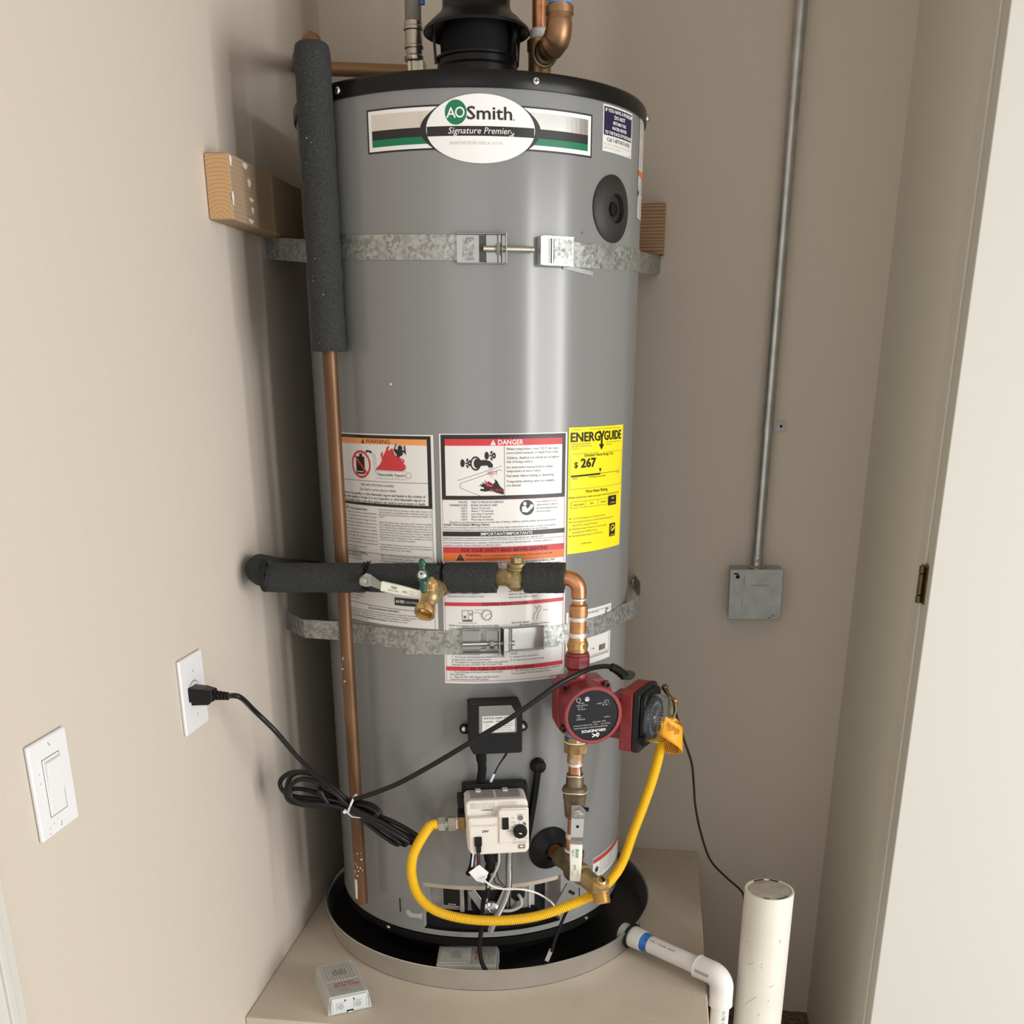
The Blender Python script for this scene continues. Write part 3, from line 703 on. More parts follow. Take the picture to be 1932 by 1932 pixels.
c.text(.0390, 1.1975, 'TIME TO PRODUCE SERIOUS', .0031, INK, w=.0510); c.text(.0390, 1.1928, 'BURNS ON ADULT SKIN', .0031, INK, w=.0410)
for i, (a, b_) in enumerate([('160°F', 'About 1/2 second'), ('150°F', 'About 1 1/2 seconds'), ('140°F', 'Less than 5 seconds'), ('130°F', 'About 30 seconds'), ('120°F', 'More than 5 minutes')]):
    c.text(.0330, 1.1885-i*.0044, a, .0031, INK, al='r', w=.0095); c.text(.0390, 1.1885-i*.0044, b_, .0031, INK, w=[.030, .035, .035, .031, .035][i])
c.disc(.1285, 1.1890, .0118, INK, .0009); c.disc(.1245, 1.1950, .0030, PAPER, .0012); c.poly([(.1195, 1.1910), (.1262, 1.1915), (.1285, 1.1870), (.1375, 1.1925), (.1385, 1.1895), (.1290, 1.1815), (.1200, 1.1825)], PAPER, .0012); c.poly([(.1290, 1.1880), (.1350, 1.1945), (.1395, 1.1920), (.1330, 1.1850)], PAPER, .0013); c.line([(.1287, 1.1878), (.1330, 1.1918)], .0006, INK, .0016)
c.para(.1450, 1.1965, .0375, ['See manual for more', 'information about', 'preventing burns', 'from hot water.'], .0052, .0034, INKG, last=.026)
c.text(.0040, 1.1668, 'The time to produce serious burns on the skin of infants, children, and the elderly can be even shorter.', .0030, INK, w=.1760)
c.text(-.0045, 1.1628, 'Install Thermostatic Mixing Valves', .0035, INK, w=.0720, bold=.01)
c.text(-.0045, 1.1588, 'Even if you set the water heater thermostat to a low setting, higher temperatures may occur in certain circumstances.', .0026, INK, w=.1850)
c.text(-.0045, 1.1550, 'Install Thermostatic Mixing Valves (temperature limiting valves) at each point of use to reduce the risk of scalding.', .0026, INK, w=.1700)
c.rect(-.0068, 1.1462, .1962, 1.1535, INK, .0009); c.text(.0955, 1.1476, 'IMPORTANT/IMPORTANTE', .0048, WHITEP, w=.0840, al='c', bold=.01, d=.0013)
c.text(-.0045, 1.1420, 'Read this manual for complete instructions and safety information. For a free manual, call 1-800-621-2017.', .0028, INK, w=.1620)
c.line([(-.0068, 1.1400), (.1962, 1.1400)], .0005, INK)
c.para(-.0045, 1.1350, .1780, ['Lea el manual para instrucciones completas e información de seguridad. Manuales gratuitos, etiquetas y gráficos en', 'español se pueden obtener llamando al 1-800-621-2017.'], .0042, .0029, INK, last=.090)
c.rect(-.0068, 1.1200, .1962, 1.1292, REDL, .0009); c.text(.0935, 1.1218, 'FOR YOUR SAFETY READ BEFORE LIGHTING', .0058, mat('dark_red_ink', (.07, .004, .006), .5), w=.1420, al='c', bold=.012, d=.0013)
c.rect(-.0068, 1.1070, .1962, 1.1200, ORANGE, .0009)
c.poly([(.0140, 1.1082), (.0270, 1.1082), (.0205, 1.1190)], INK, .0012); c.text(.0205, 1.1095, '!', .0058, ORANGE, w=.0013, al='c', d=.0015)
c.text(.0285, 1.1145, 'WARNING:', .0042, mat('brown_ink', (.12, .02, .01), .5), w=.0270, bold=.012, d=.0013); c.text(.0575, 1.1147, 'If you do not follow these instructions exactly, a fire or explosion may result', .0026, MATS['brown_ink'], w=.115, d=.0013); c.text(.0285, 1.1095, 'causing property damage, personal injury or loss of life.', .0032, MATS['brown_ink'], w=.0880, d=.0013)
c.text(-.0045, 1.1030, 'BEFORE LIGHTING: ENTIRE SYSTEM MUST BE FILLED WITH WATER AND AIR PURGED FROM ALL LINES', .0030, INK, w=.1830, bold=.012)
c.para(-.0010, 1.0985, .0880, ['A.  This appliance has a pilot which is lit by a piezo-electric', '     ignition system. Do not open the inner door', '     of the appliance to try to light the pilot', '     BEFORE LIGHTING smell all around', '     the appliance area for gas'], .0046, .0030, INK, last=.075)
c.para(.0975, 1.0988, .0930, ['C. Use only your hand to push in or turn the gas supply', '    never use tools. If the knob will not push in or turn', '    try to repair it, call a qualified service', '    force or attempted repair may result in a fire', '    or an explosion'], .0046, .0030, INK, last=.04)
c.para(.0975, 1.0560, .0930, ['call a qualified service technician', 'while in a flooded part', 'replacement of the control'], .0050, .0030, INK, last=.06)
c.para(-.0010, 1.0590, .0880, ['Immediately call your supplier from', 'a phone. Follow the supplier\'s', 'instructions. If you cannot reach'], .0050, .0030, INK, last=.08)
c.rect(-.0068, 1.0345, .1962, 1.0402, REDL, .0009); c.text(.0915, 1.0346, 'LIGHTING INSTRUCTIONS', .0052, MATS['dark_red_ink'], w=.0760, al='c', bold=.012, d=.0013)
ux, uz = .0300, 1.0195
c.frame(ux-.0085, uz-.008, ux+.0090, uz+.008, .0007, INKG); c.line([(ux+.0018, uz-.008), (ux+.0018, uz+.008)], .0006, INKG); c.rect(ux-.0055, uz-.005, ux-.002, uz-.001, INKG, .0009); c.ring(ux+.0055, uz+.0015, .0014, .0021, INKG, n=12); c.rect(ux-.0075, uz-.0105, ux+.008, uz-.0082, INKG, .0009)
c.text(ux, uz-.0135, 'Gas Control/Temperature Knob', .0019, INKG, w=.030, al='c'); c.text(.0430, 1.0275, 'Gas Control', .0017, INKG, w=.013); c.line([(.0385, 1.0225), (.0480, 1.0245), (.0525, 1.0200)], .0005, INKG)
c.ring(.0618, 1.0195, .0073, .0084, INKG, n=28); c.line([(.0580, 1.0150), (.0618, 1.0195), (.0680, 1.0220)], .0005, INKG)
for a in range(40, 320, 25): c.line([(.0618+.0095*math.cos(math.radians(a)), 1.0195+.0095*math.sin(math.radians(a))), (.0618+.011*math.cos(math.radians(a)), 1.0195+.011*math.sin(math.radians(a)))], .0006, INKG)
c.line([(.1390, 1.0090), (.1410, 1.0170), (.1470, 1.0230), (.1480, 1.0290), (.1530, 1.0300), (.1530, 1.0240), (.1480, 1.0170), (.1460, 1.0080)], .0006, INKG); c.line([(.1430, 1.0290), (.1475, 1.0260)], .0007, INKG); c.text(.1580, 1.0220, 'Igniter', .0020, INKG, w=.009)
c.text(.1030, 1.0035, 'PILOT BY HAND.', .0032, INK, w=.0310)
c.text(-.0005, 1.0005, 'STOP! It is imperative that you read all the safety', .0033, INK, w=.0820); c.text(-.0005, .9955, 'information above on this label', .0033, INK, w=.0600)
c.para(.1160, 1.0000, .0700, ['the status light should blink a', 'heart beat, etc. if the status'], .0048, .0030, INK, last=.060)
for t_, y in (('thermostat to the ON position.', .9530), ('7.  Turn the gas control/temperature knob to the "Low"', .9482), ('     temperature setting. As shown above.', .9438), ('8.  This appliance is equipped with a device that automati-', .9395), ('     cally lights the pilot. DO NOT TRY TO LIGHT THE', .9352)):
    c.text(.0030, y, t_, .0030, INK, w=.0011*len(t_)*1.45)
c.para(.1000, .9640, .0880, ['9. Turn the gas status light from', '10. Set the gas control temperature knob to the desired', '      setting.', '11. Replace the outer door.', '12. Set thermostat to desired setting.'], .0058, .0030, INK, last=.060)
c.rect(-.0068, .9262, .1962, .9330, REDL, .0009); c.text(.0870, .9268, 'TO TURN OFF GAS TO APPLIANCE', .0054, MATS['dark_red_ink'], w=.1070, al='c', bold=.012, d=.0013)
for t_, x, y, w_ in (('1.    Turn off the gas to the water heater at the manual', 0, .9225, .0870), ('        shut-off valve.', 0, .9186, .0300), ('2.    Move the ON / OFF switch on the Gas Control', 0, .9142, .0800), ('        Valve/Thermostat to the OFF position.', 0, .9100, .0640), ('3.   Turn off all electric power to the appliance. (Disconnect', .1020, .9225, .0900), ('       from grounded 110/120 volt power outlet.)', .1020, .9180, .0700), ('100312479', .1700, .9062, .0230)):
    c.text(x, y, t_, .0030, INK, w=w_)
# --- yellow energy label
c = label('energy_label', .2015, 1.1100, .3480, 1.3080, 'bright yellow energy guide label reading 267 dollars', YELL, .0009)
c.text(.2080, 1.3035, 'U.S. Government', .0018, INKG, w=.020); c.text(.2480, 1.3035, 'Federal law prohibits removal of this label before consumer purchase', .0018, INKG, w=.085)
c.text(.2060, 1.2862, 'ENERG', .0145, INK, w=.0665, bold=.022); c.text(.2830, 1.2862, 'GUIDE', .0145, INK, w=.0560, bold=.022)
c.poly([(.2690, 1.3010), (.2725, 1.3010), (.2765, 1.2950), (.2805, 1.3010), (.2840, 1.3010), (.2783, 1.2910), (.2783, 1.2800), (.2830, 1.2805), (.2763, 1.2715), (.2695, 1.2805), (.2745, 1.2800), (.2745, 1.2910)], INK, .0010)
c.para(.2060, 1.2815, .055, ['WATER HEATER GAS NATURAL', 'TANK SIZE (STORAGE CAPACITY)', '40 GALLONS'], .0035, .0020, INKG, last=.022); c.para(.2900, 1.2815, .048, ['A.O. SMITH WATER PRODUCTS', 'MODEL(S)'], .0035, .0020, INKG, last=.015)
c.line([(.2075, 1.2675), (.2700, 1.2675)], .0004, INKG); c.line([(.2840, 1.2675), (.3440, 1.2675)], .0004, INKG); c.line([(.2055, 1.2130), (.2055, 1.2675)], .0004, INKG); c.line([(.3435, 1.2130), (.3435, 1.2675)], .0004, INKG); c.line([(.2055, 1.2130), (.3435, 1.2130)], .0004, INKG)
c.text(.2740, 1.2625, 'Estimated Yearly Energy Cost', .0046, INK, w=.0760, al='c', bold=.006)
c.text(.2140, 1.2465, '$', .0090, INK, w=.0075, bold=.02); c.text(.2280, 1.2462, '267', .0140, INK, w=.0350, bold=.03)
c.line([(.2080, 1.2332), (.2745, 1.2340)], .0026, INK, .001); c.line([(.2745, 1.2345), (.3350, 1.2345)], .0006, INK); c.line([(.3350, 1.2345), (.3350, 1.2420)], .0006, INKG)
c.poly([(.2715, 1.2425), (.2775, 1.2425), (.2745, 1.2365)], INK, .001)
c.text(.2105, 1.2285, '$ 222', .0028, INK, w=.010); c.text(.3310, 1.2310, '$ 336', .0028, INK, w=.008, al='c'); c.text(.2680, 1.2290, 'Cost Range of Similar Models', .0028, INK, w=.045, al='c')
c.text(.2690, 1.2058, 'First Hour Rating', .0050, INK, w=.0560, al='c', bold=.006); c.text(.2700, 1.1985, '(How much hot water you get in the first hour of use)', .0034, INK, w=.1330, al='c')
c.frame(.2085, 1.1830, .3000, 1.1935, .0005, INKG); c.line([(.2400, 1.1830), (.2400, 1.1935)], .0005, INKG); c.line([(.2710, 1.1830), (.2710, 1.1935)], .0005, INKG)
c.text(.2245, 1.1868, 'very small', .0034, INK, w=.022, al='c'); c.text(.2550, 1.1870, 'low', .0034, INK, w=.008, al='c'); c.text(.2860, 1.1870, 'medium', .0034, INK, w=.017, al='c')
c.rect(.3005, 1.1805, .3270, 1.1960, INK, .001); c.text(.3140, 1.1905, 'high', .0036, YELL, w=.009, al='c', d=.0014); c.text(.3140, 1.1835, '67 Gallons', .0026, YELL, w=.020, al='c', d=.0014)
for i, (t_, w_) in enumerate([('Your cost will depend on your utility rates and use.', .080), ('Cost range based only on models fueled by natural gas with', .105), ('high first hour rating (75+ Gallons).', .060), ('Estimated energy cost based on a national average', .085), ('natural gas cost of $0.98 per therm.', .060), ('Estimated yearly energy use: 273 therms.', .075)]):
    c.text(.2120, 1.1655-i*.0056, t_, .0027, INKG, w=w_)
    if i in (0, 1, 3, 5): c.disc(.2072, 1.1666-i*.0056, .0011, INK, .001, n=10)
c.rect(.3070, 1.1285, .3260, 1.1500, INK, .001); c.ring(.3165, 1.1410, .0052, .0070, YELL, .0014, n=20, a0=0, a1=200); c.poly([(.3105, 1.1365), (.3180, 1.1425), (.3245, 1.1420), (.3185, 1.1375)], YELL, .0014); c.text(.3165, 1.1300, 'ENERGY', .0022, YELL, w=.014, al='c', d=.0014)
c.text(.2440, 1.1240, 'ftc.gov/energy', .0026, INK, w=.024, al='c')
# --- rating plate low on the right
c = label('rating_label', .2025, .9160, .3225, 1.0125, 'white rating plate partly hidden behind the copper pipe')
c.frame(.2080, .9260, .3175, 1.0075, .0006, INKG)
c.ring(.3070, 1.0000, .0040, .0056, INK, .0009, n=24, a0=40, a1=320, ky=1.15); c.text(.3072, .9975, 'S', .0048, INK, w=.0026, al='c', bold=.01)
c.text(.2420, 1.0040, 'EL ESTADO APPLICABLE', .0024, INKG, w=.050)
c.para(.2440, .9800, .0450, ['GCV-40 100', 'NATURAL GAS 40,000 BTU', 'AO SMITH CORPORATION', 'JOHNSON CITY, TN USA'], .0046, .0026, INKG, last=.035)
c.text(.2640, .9400, '1748', .0026, INK, w=.007); c.text(.2480, .9285, 'US', .0024, INK, w=.004)
for i in range(11): c.rect(.2845+i*.0018, .9345, .2845+i*.0018+(.0012 if i % 3 else .0005), .9445, INK, .0009)
c.line([(.2650, .9302), (.3140, .9302)], .0005, INKG); c.line([(.2200, .9278), (.3160, .9278)], .0005, INKG)
# --- small caution label near the drain
c = label('caution_label', .2834, .4850, .4250, .5330, 'small white caution label with a red bar by the drain valve')
c.frame(.2840, .4855, .4245, .5325, .0005, INKG); c.rect(.2860, .5215, .4240, .5300, mat('red_brown_bar', (.45, .055, .03), .5), .0007)
star = [(.2975+.0095*math.cos(math.radians(90+i*25.7))*(1 if i % 2 else .35), .5060+.0095*math.sin(math.radians(90+i*25.7))*(1 if i % 2 else .35)) for i in range(14)]
c.poly(star, INK, .0008); c.line([(.3110, .4860), (.3110, .5200)], .0005, INKG)
c.para(.3135, .5175, .1080, ['Flammable vapors may be drawn by air', 'currents from surrounding areas to', 'this appliance and ignite. Do not', 'store gasoline or flammable liquids', 'near this appliance. Keep the area', 'clear of anything that burns easily'], .0048, .0026, INKG, last=.10)

# ================================================================== status light box on the jacket
sb = thing('status_light_box', cyl(14.4, .79, .30), 'black plastic box screwed to the tank above the gas valve, STATUS LIGHT sticker', 'control box')
F = tframe(14.4, .8375, R)
poly = [(-.0440, .0400), (-.0415, .0425), (.0395, .0430), (.0425, .0405), (.0440, .0270), (.0440, -.0400), (.0415, -.0425), (-.0360, -.0425), (-.0385, -.0405), (-.0440, -.0290)]
MB().prism(poly, -.001, -.046, BLACK, F).build('case', sb, smooth=30, bevel=.0025)
for sg in (-1, 1):
    e = MB(); g = F @ T((sg*.0495, -.0025, -.0085 if sg > 0 else -.0095))
    e.prism([(.0085*math.cos(math.radians(a)), .0085*math.sin(math.radians(a))) for a in range(0, 360, 20)], 0, -.006, BLACK, g).box((-sg*.005, -.003, 0), (.012, .006, .0165), BLACK, g)
    eo = e.build('mounting_ear', sb, smooth=30)
    s = MB().lathe([(.0048, 0), (.0048, .0012), (.003, .003), (.0001, .0034)], CHROME, g @ T((0, -.006, 0)) @ Matrix.Rotation(math.radians(90), 4, 'X'), n=16, cap=False).build('screw', eo)
p = Print(flat(F @ T((0, -.0462, 0)))); p.poly([(-.0275, .0415), (.0255, .0415), (.0345, .0255), (.0345, -.0040), (.0325, -.0060), (-.0270, -.0060), (-.0280, -.0045)], GREYD, .0001, False); PRINTS.append((p, 'grey_sticker', sb))
p = Print(flat(F @ T((0, -.0464, 0))))
p.poly([(-.0225, .0225), (-.0215, .0238), (.0300, .0240), (.0312, .0228), (.0312, -.0025), (.0300, -.0038), (-.0215, -.0042), (-.0228, -.0030)], PAPER, .0001, False)
p.text(-.0205, .0185, 'STATUS LIGHT CODES', .0034, INK, w=.0500, bold=.02, d=.0004)
p.text(-.0210, .0130, 'FLASHES:', .0026, INK, w=.0170, bold=.015, d=.0004); p.text(.0000, .0132, 'STATUS:', .0026, INK, w=.0150, bold=.015, d=.0004)
for i, (a, b_) in enumerate([('0  OR  0', 'NORMAL OPERATION'), ('1  OR  0', 'LOW THERMOPILE'), ('2  11  2', 'PRESSURE SWITCH'), ('4  12  4', 'OVERHEAT FAILURE')]):
    p.text(-.0205, .0093-i*.0037, a, .0019, INKG, w=.013, d=.0004); p.text(.0000, .0093-i*.0037, b_, .0019, INKG, w=.028, d=.0004)
PRINTS.append((p, 'status_sticker', sb))
# wiring from box to valve
wr = MB().tube(smoothpath([cyl(10.2, .797, R+.026), cyl(10.0, .785, R+.026), cyl(10.3, .760, R+.022), cyl(9.8, .735, R+.018), cyl(9.9, .712, R+.02)], 8), [.0115]*4+[.0090]*8+[.0075]*21, BLACKM, n=12, flat=.55)
wr.build('wire_sleeve', sb)
for k in (0, .0022):
    MB().tube(smoothpath([cyl(18.2+k*150, .796, R+.03), cyl(17.6+k*150, .785, R+.026), cyl(15.7, .765, R+.020), cyl(14.2, .748, R+.018)], 6), .0012, BLACK, n=8).build('wire', sb)
MB().box((0, 0, 0), (.0105, .006, .004), WHITE, tframe(18.5, .7945, R+.030)).build('connector', sb, smooth=0, bevel=.0006)
MB().tube([cyl(14.2, .749, R+.018), cyl(12.9, .733, R+.018)], .0024, WHITE, n=8).build('splice', sb)

# ================================================================== gas control valve
gv = thing('gas_control_valve', cyl(13.8, .63, .33), 'cream boxy gas control valve with black knob and switch low on the tank', 'gas valve')
F = tframe(14.0, .690, R)     # local origin on the jacket
# cream cover: body with a raised right half
top = [(-.053, .0270), (-.048, .0335), (.047, .0340), (.0525, .0280), (.0550, -.0560), (.0500, -.0620), (-.0430, -.0630), (-.0495, -.0560)]
MB().prism(top, -.022, -.074, BEIGE, F).build('cover', gv, smooth=30, bevel=.005, seg=3)
lo = [(-.0500, .0075), (.0000, .0080), (.0000, .0150), (.0040, .0230), (.0500, .0230), (.0525, .0200), (.0535, -.0540), (.0480, -.0600), (-.0420, -.0605), (-.0480, -.0540)]
MB().prism(lo, -.072, -.0865, BEIGE, F).build('front_step', gv, smooth=30, bevel=.004, seg=3)
MB().prism([(.0020, .0205), (.0500, .0205), (.0508, -.0360), (.0020, -.0400)], -.086, -.0895, BEIGE, F).build('control_panel', gv, smooth=30, bevel=.002, seg=2)
bk = MB().box((.002, -.012, .002), (.112, .022, .078), BLACK, F).box((0, -.018, .040), (.100, .018, .010), BLACK, F)
bk.box((-.056, -.030, .018), (.014, .030, .020), BLACK, F).box((-.056, -.030, -.012), (.014, .030, .022), BLACK, F)
bk.build('back_housing', gv, smooth=0, bevel=.002)
for x in (-.028, .018): MB().box((x, -.030, .0345), (.009, .018, .005), BEIGE, F).build('clip', gv, smooth=0, bevel=.0008)
p = Print(lambda a, b, d: F @ Vector((a, -.026-b, .0341+d-.00005*0)))
p.rect(-.045, .002, .043, .040, PAPER, .0005); p.rect(-.043, .004, -.003, .038, mat('fine_print_grey', (.33, .31, .29), .5), .0007); p.rect(.001, .004, .041, .038, MATS['fine_print_grey'], .0007)
PRINTS.append((p, 'top_sticker', gv))
p = Print(flat(F @ T((0, -.0745, 0))))
for i in range(5): p.text(-.0450, .0285-i*.0022, 'WARNING improper installation may cause injury', .0012, INKG, w=.042, d=.0004, res=1)
for i in range(5): p.text(.0010, .0292-i*.0022, 'use only with gas shown shut off supply first', .0012, INKG, w=.040, d=.0004, res=1)
p.text(-.0260, .0155, 'WV8840B1034', .0022, INK, w=.020, d=.0004, bold=.02)
PRINTS.append((p, 'print', gv))
p = Print(flat(F @ T((0, -.0866, 0))))
p.text(-.0225, -.0085, 'Honeywell', .0062, mat('embossed_letters', (.60, .52, .44), .5), w=.0420, al='c', d=.0003)
p.text(-.0205, -.0190, '24V', .0046, INK, w=.0115, al='c', bold=.02, d=.0003)
PRINTS.append((p, 'print', gv))
p = Print(flat(F @ T((0, -.0896, 0)))); kx, kz = .0370, -.0170
p.text(.0375, .0110, 'STATUS', .0020, INKG, w=.0115, al='c', d=.0003); p.text(.0225, .0058, 'ON', .0021, INKG, w=.0048, d=.0003); p.text(.0225, -.0022, 'OFF', .0021, INKG, w=.0062, d=.0003)
p.text(.0215, -.0180, 'HOT', .0018, INKG, w=.0055, al='r', d=.0003); p.line([(.0220, -.0172), (.0240, -.0172)], .0005, INK, .0003)
p.text(.0285, -.0345, 'LOW', .0021, INKG, w=.0060, al='c', d=.0003); p.text(.0485, -.0325, 'VAC', .0019, INKG, w=.0050, al='c', d=.0003)
for a in (60, 95, 125, 150, 180, 205, 235, 265, 300):
    ca, sa = math.cos(math.radians(a)), math.sin(math.radians(a)); p.line([(kx+.0135*ca, kz+.0135*sa), (kx+.0153*ca, kz+.0153*sa)], .0009, INK, .0003)
for k in range(3): p.ring(.0432+k*.0017, -.0033-k*.0012, .0008, .0014, INK, .0003, n=10, ky=1.5)
p.text(.0365, -.0388, 'HOTTER WATER INCREASES', .0015, INKG, w=.0270, al='c', d=.0003); p.text(.0370, -.0410, 'RISK OF SCALD INJURY', .0015, INKG, w=.0210, al='c', d=.0003)
PRINTS.append((p, 'print', gv))
X90 = Matrix.Rotation(math.radians(90), 4, 'X')
kn = MB().lathe([(.0120, 0), (.0118, .006), (.0108, .0085), (.0001, .0090)], BLACK, F @ T((kx, -.0895, kz)) @ X90, n=32, cap=False)
kn.prism([(-.0105, .0030), (.0105, -.0030), (.0090, -.0060), (-.0115, .0000)], -.0985, -.1005, BLACK, F @ T((kx, 0, kz)))
kno = kn.build('knob', gv, bevel=.0006)
MB().box((0, -.1006, -.0005), (.0050, .0008, .0016), WHITEP, F @ T((kx, 0, kz)) @ Matrix.Rotation(math.radians(20), 4, 'Y')).build('pointer_mark', kno, smooth=0)
so = MB().prism([(-.0060, .0120), (-.0045, .0135), (.0055, .0135), (.0066, .0122), (.0066, -.0115), (.0055, -.0130), (-.0045, -.0130), (-.0060, -.0115)], -.0880, -.0902, BEIGE, F @ T((.0122, 0, -.0005))).build('switch_frame', gv, bevel=.0006)
MB().prism([(-.0050, .0085), (.0058, .0085), (.0062, -.0105), (.0050, -.0125), (-.0038, -.0125), (-.0050, -.0110)], -.0895, -.0925, BLACK, F @ T((.0122, 0, -.0005))).build('rocker', so, bevel=.0008)
MB().lathe([(.0046, 0), (.0046, .001), (.0038, .0012), (.0036, .0004), (.0001, .0004)], mat('led_lens', (.20, .19, .18), .2), F @ T((.0378, -.0895, .0062)) @ X90, n=20, cap=False).build('status_window', gv)
wn = MB().box((.0405, -.0865, -.0475), (.0110, .003, .0070), mat('olive_window', (.20, .17, .13), .3), F).box((.0400, -.0885, -.0462), (.006, .002, .0028), WHITE, F); wn.build('meter_window', gv, smooth=0, bevel=.0005)
pk = MB().box((-.0330, -.0875, -.0345), (.0125, .006, .0170), BLACK, F).box((-.0325, -.0885, -.0470), (.0085, .008, .012), BLACK, F); pk.build('igniter_plug', gv, smooth=0, bevel=.0015)
MB().box((-.0325, -.0800, -.0565), (.012, .012, .005), WHITE, F).build('plug_clip', gv, smooth=0, bevel=.0006)
ns = MB().box((-.0135, -.055, -.0570), (.022, .024, .006), BLACK, F); ns.build('port_block', gv, smooth=0, bevel=.001)
# wiring under the valve
def fp(x, y, z): return F @ Vector((x, y, z))
MB().tube(smoothpath([fp(-.0325, -.0880, -.050), fp(-.033, -.088, -.065), fp(-.032, -.082, -.086)], 8), [.0032]*17, mat('dark_brown_wire', (.035, .022, .018), .45), n=10).build('igniter_wire', gv)
MB().tube(smoothpath([fp(-.040, -.078, -.054), fp(-.042, -.080, -.075), fp(-.047, -.080, -.092), fp(-.050, -.076, -.098)], 6), [.0052]*19, BLACKM, n=10).build('wire_sleeve', gv)
for dx, m_ in ((-.0405, WHITE), (-.0375, mat('blue_wire', (.02, .05, .22), .4)), (-.0345, mat('orange_wire', (.7, .33, .15), .45))):
    MB().tube(smoothpath([fp(dx, -.084, -.054), fp(dx-.002, -.086, -.066), fp(dx-.0035, -.085, -.082)], 5), .0014, m_, n=8).build('wire', gv)
fg = MB(); Mf = F @ T((-.0330, -.088, -.0930)) @ Matrix.Rotation(math.radians(-28), 4, 'Y') @ Matrix.Rotation(math.radians(12), 4, 'X')
fg.prism([(-.0130, .012), (.0090, .0155), (.0150, -.0080), (-.0020, -.0235), (-.0105, -.0120)], 0, -.0006, WHITE, Mf); fg.build('paper_flag', gv, smooth=0)
MB().tube(smoothpath([fp(-.012, -.060, -.056), fp(-.012, -.062, -.070), fp(-.010, -.064, -.085), fp(-.013, -.060, -.102)], 8), [.0095]*8+[.0105]*8+[.0085]*9, BLACKM, n=14).build('pilot_boot', gv)
# black cable dropping into the pan
MB().tube(smoothpath([fp(-.014, -.060, -.098), fp(-.017, -.070, -.140), at(912, 1700, -.338), at(909, 1745, -.318), at(905, 1785, -.318), at(909, 1815, -.322), at(918, 1833, -.322)], 8), .0042, BLACKM, n=10).build('power_lead', gv)
MB().tube(smoothpath([fp(.003, -.066, -.056), fp(.003, -.072, -.080), fp(-.004, -.074, -.100), at(921, 1672, -.345), at(918, 1700, -.33)], 8), .0022, mat('grey_wire', (.45, .45, .44), .4), n=8).build('wire', gv)
MB().tube(smoothpath([fp(-.020, -.088, -.100), at(915, 1662, -.370), at(940, 1676, -.368), at(985, 1678, -.362), at(1015, 1686, -.35), at(1040, 1702, -.33), at(1049, 1716, -.305), at(1055, 1726, -.268)], 8), .0017, WHITE, n=8).build('white_wire', gv)
for k in (0, 1): MB().tube(smoothpath([fp(.004, -.050, -.055+k*.001), at(938-k*6, 1650+k*8, -.33), at(952-k*5, 1672, -.325), at(968, 1683+k*3, -.30)], 6), .0010, BLACK, n=8).build('wire', gv)
# flexible metal conduit to the burner
fx = MB(); corrugated(fx, smoothpath([fp(.0240, -.046, -.050), at(960, 1628, -.325), at(960, 1660, -.322), at(957, 1685, -.318), at(946, 1712, -.312), at(934, 1735, -.305), at(926, 1755, -.288)], 12), .0062, .0013, .0036, CHROMED, n=16)
fx.build('flexible_conduit', gv, smooth=60)
# black sensor lead with a small tag, right
MB().tube(smoothpath([at(1071, 1716, -.268), at(1062, 1735, -.285), at(1048, 1770, -.300), at(1041, 1795, -.302)], 8), [.0030]*25, BLACKM, n=8).build('sensor_lead', gv)
fg = MB(); Mf = zframe(at(1036, 1802, -.303), at(1041, 1790, -.302)-at(1031, 1814, -.304), (0, -1, 0)); fg.box((0, 0, 0), (.0075, .0006, .026), mat('dull_paper_tag', (.35, .34, .32), .6), Mf); fg.box((0, -.0006, .001), (.002, .0003, .016), INK, Mf); fg.build('sensor_tag', gv, smooth=0)

# ================================================================== yellow gas connector
gc = thing('gas_connector', at(823, 1578, -.345), 'yellow corrugated gas hose looping from the cream valve to behind the red pump', 'gas hose')
pin = [fp(-.0560, -.045, -.018), fp(-.088, -.045, -.018)]
MB().hexa(.0125, .000, .013, BROWNB, zframe(fp(-.052, -.045, -.018), F.to_3x3() @ Vector((-1, 0, 0))), rot=15).build('adapter', gc)
MB().tube([fp(-.062, -.045, -.018), fp(-.069, -.045, -.018)], .0105, TEFLON, n=20).build('thread_tape', gc)
MB().hexa(.0130, 0, .014, STEEL, zframe(fp(-.068, -.045, -.018), F.to_3x3() @ Vector((-1, 0, 0))), rot=10).build('flare_nut', gc)
MB().tube([fp(-.078, -.045, -.018), fp(-.088, -.045, -.018)], .0085, STEEL, n=20).build('neck', gc)
MB().hexa(.0130, 0, .013, GALVP, zframe(fp(-.085, -.045, -.018), F.to_3x3() @ Vector((-1, 0, 0))), rot=25).build('flare_nut', gc)
path = [fp(-.097, -.046, -.018), fp(-.112, -.050, -.019), at(788, 1594, -.352), at(778, 1620, -.356), at(777, 1652, -.360), at(788, 1687, -.366), at(813, 1713, -.372), at(850, 1728, -.376), at(900, 1736, -.377), at(960, 1736, -.376), at(1020, 1727, -.372), at(1075, 1708, -.362), at(1120, 1687, -.345), at(1152, 1660, -.315), at(1175, 1625, -.285), at(1195, 1570, -.262), at(1215, 1517, -.250), at(1234, 1460, -.245), at(1246, 1408, -.243), at(1246, 1372, -.225), at(1232, 1345, -.190)]
hz = MB(); corrugated(hz, smoothpath(path, 16), .0090, .0017, .0031, YELT, n=16, sub=5); hz.build('hose', gc, smooth=60)
MB().hexa(.0130, 0, .018, GALVP, zframe(smoothpath(path, 16)[-1], at(1232, 1345, -.190)-at(1246, 1372, -.225)), rot=10).build('flare_nut', gc)
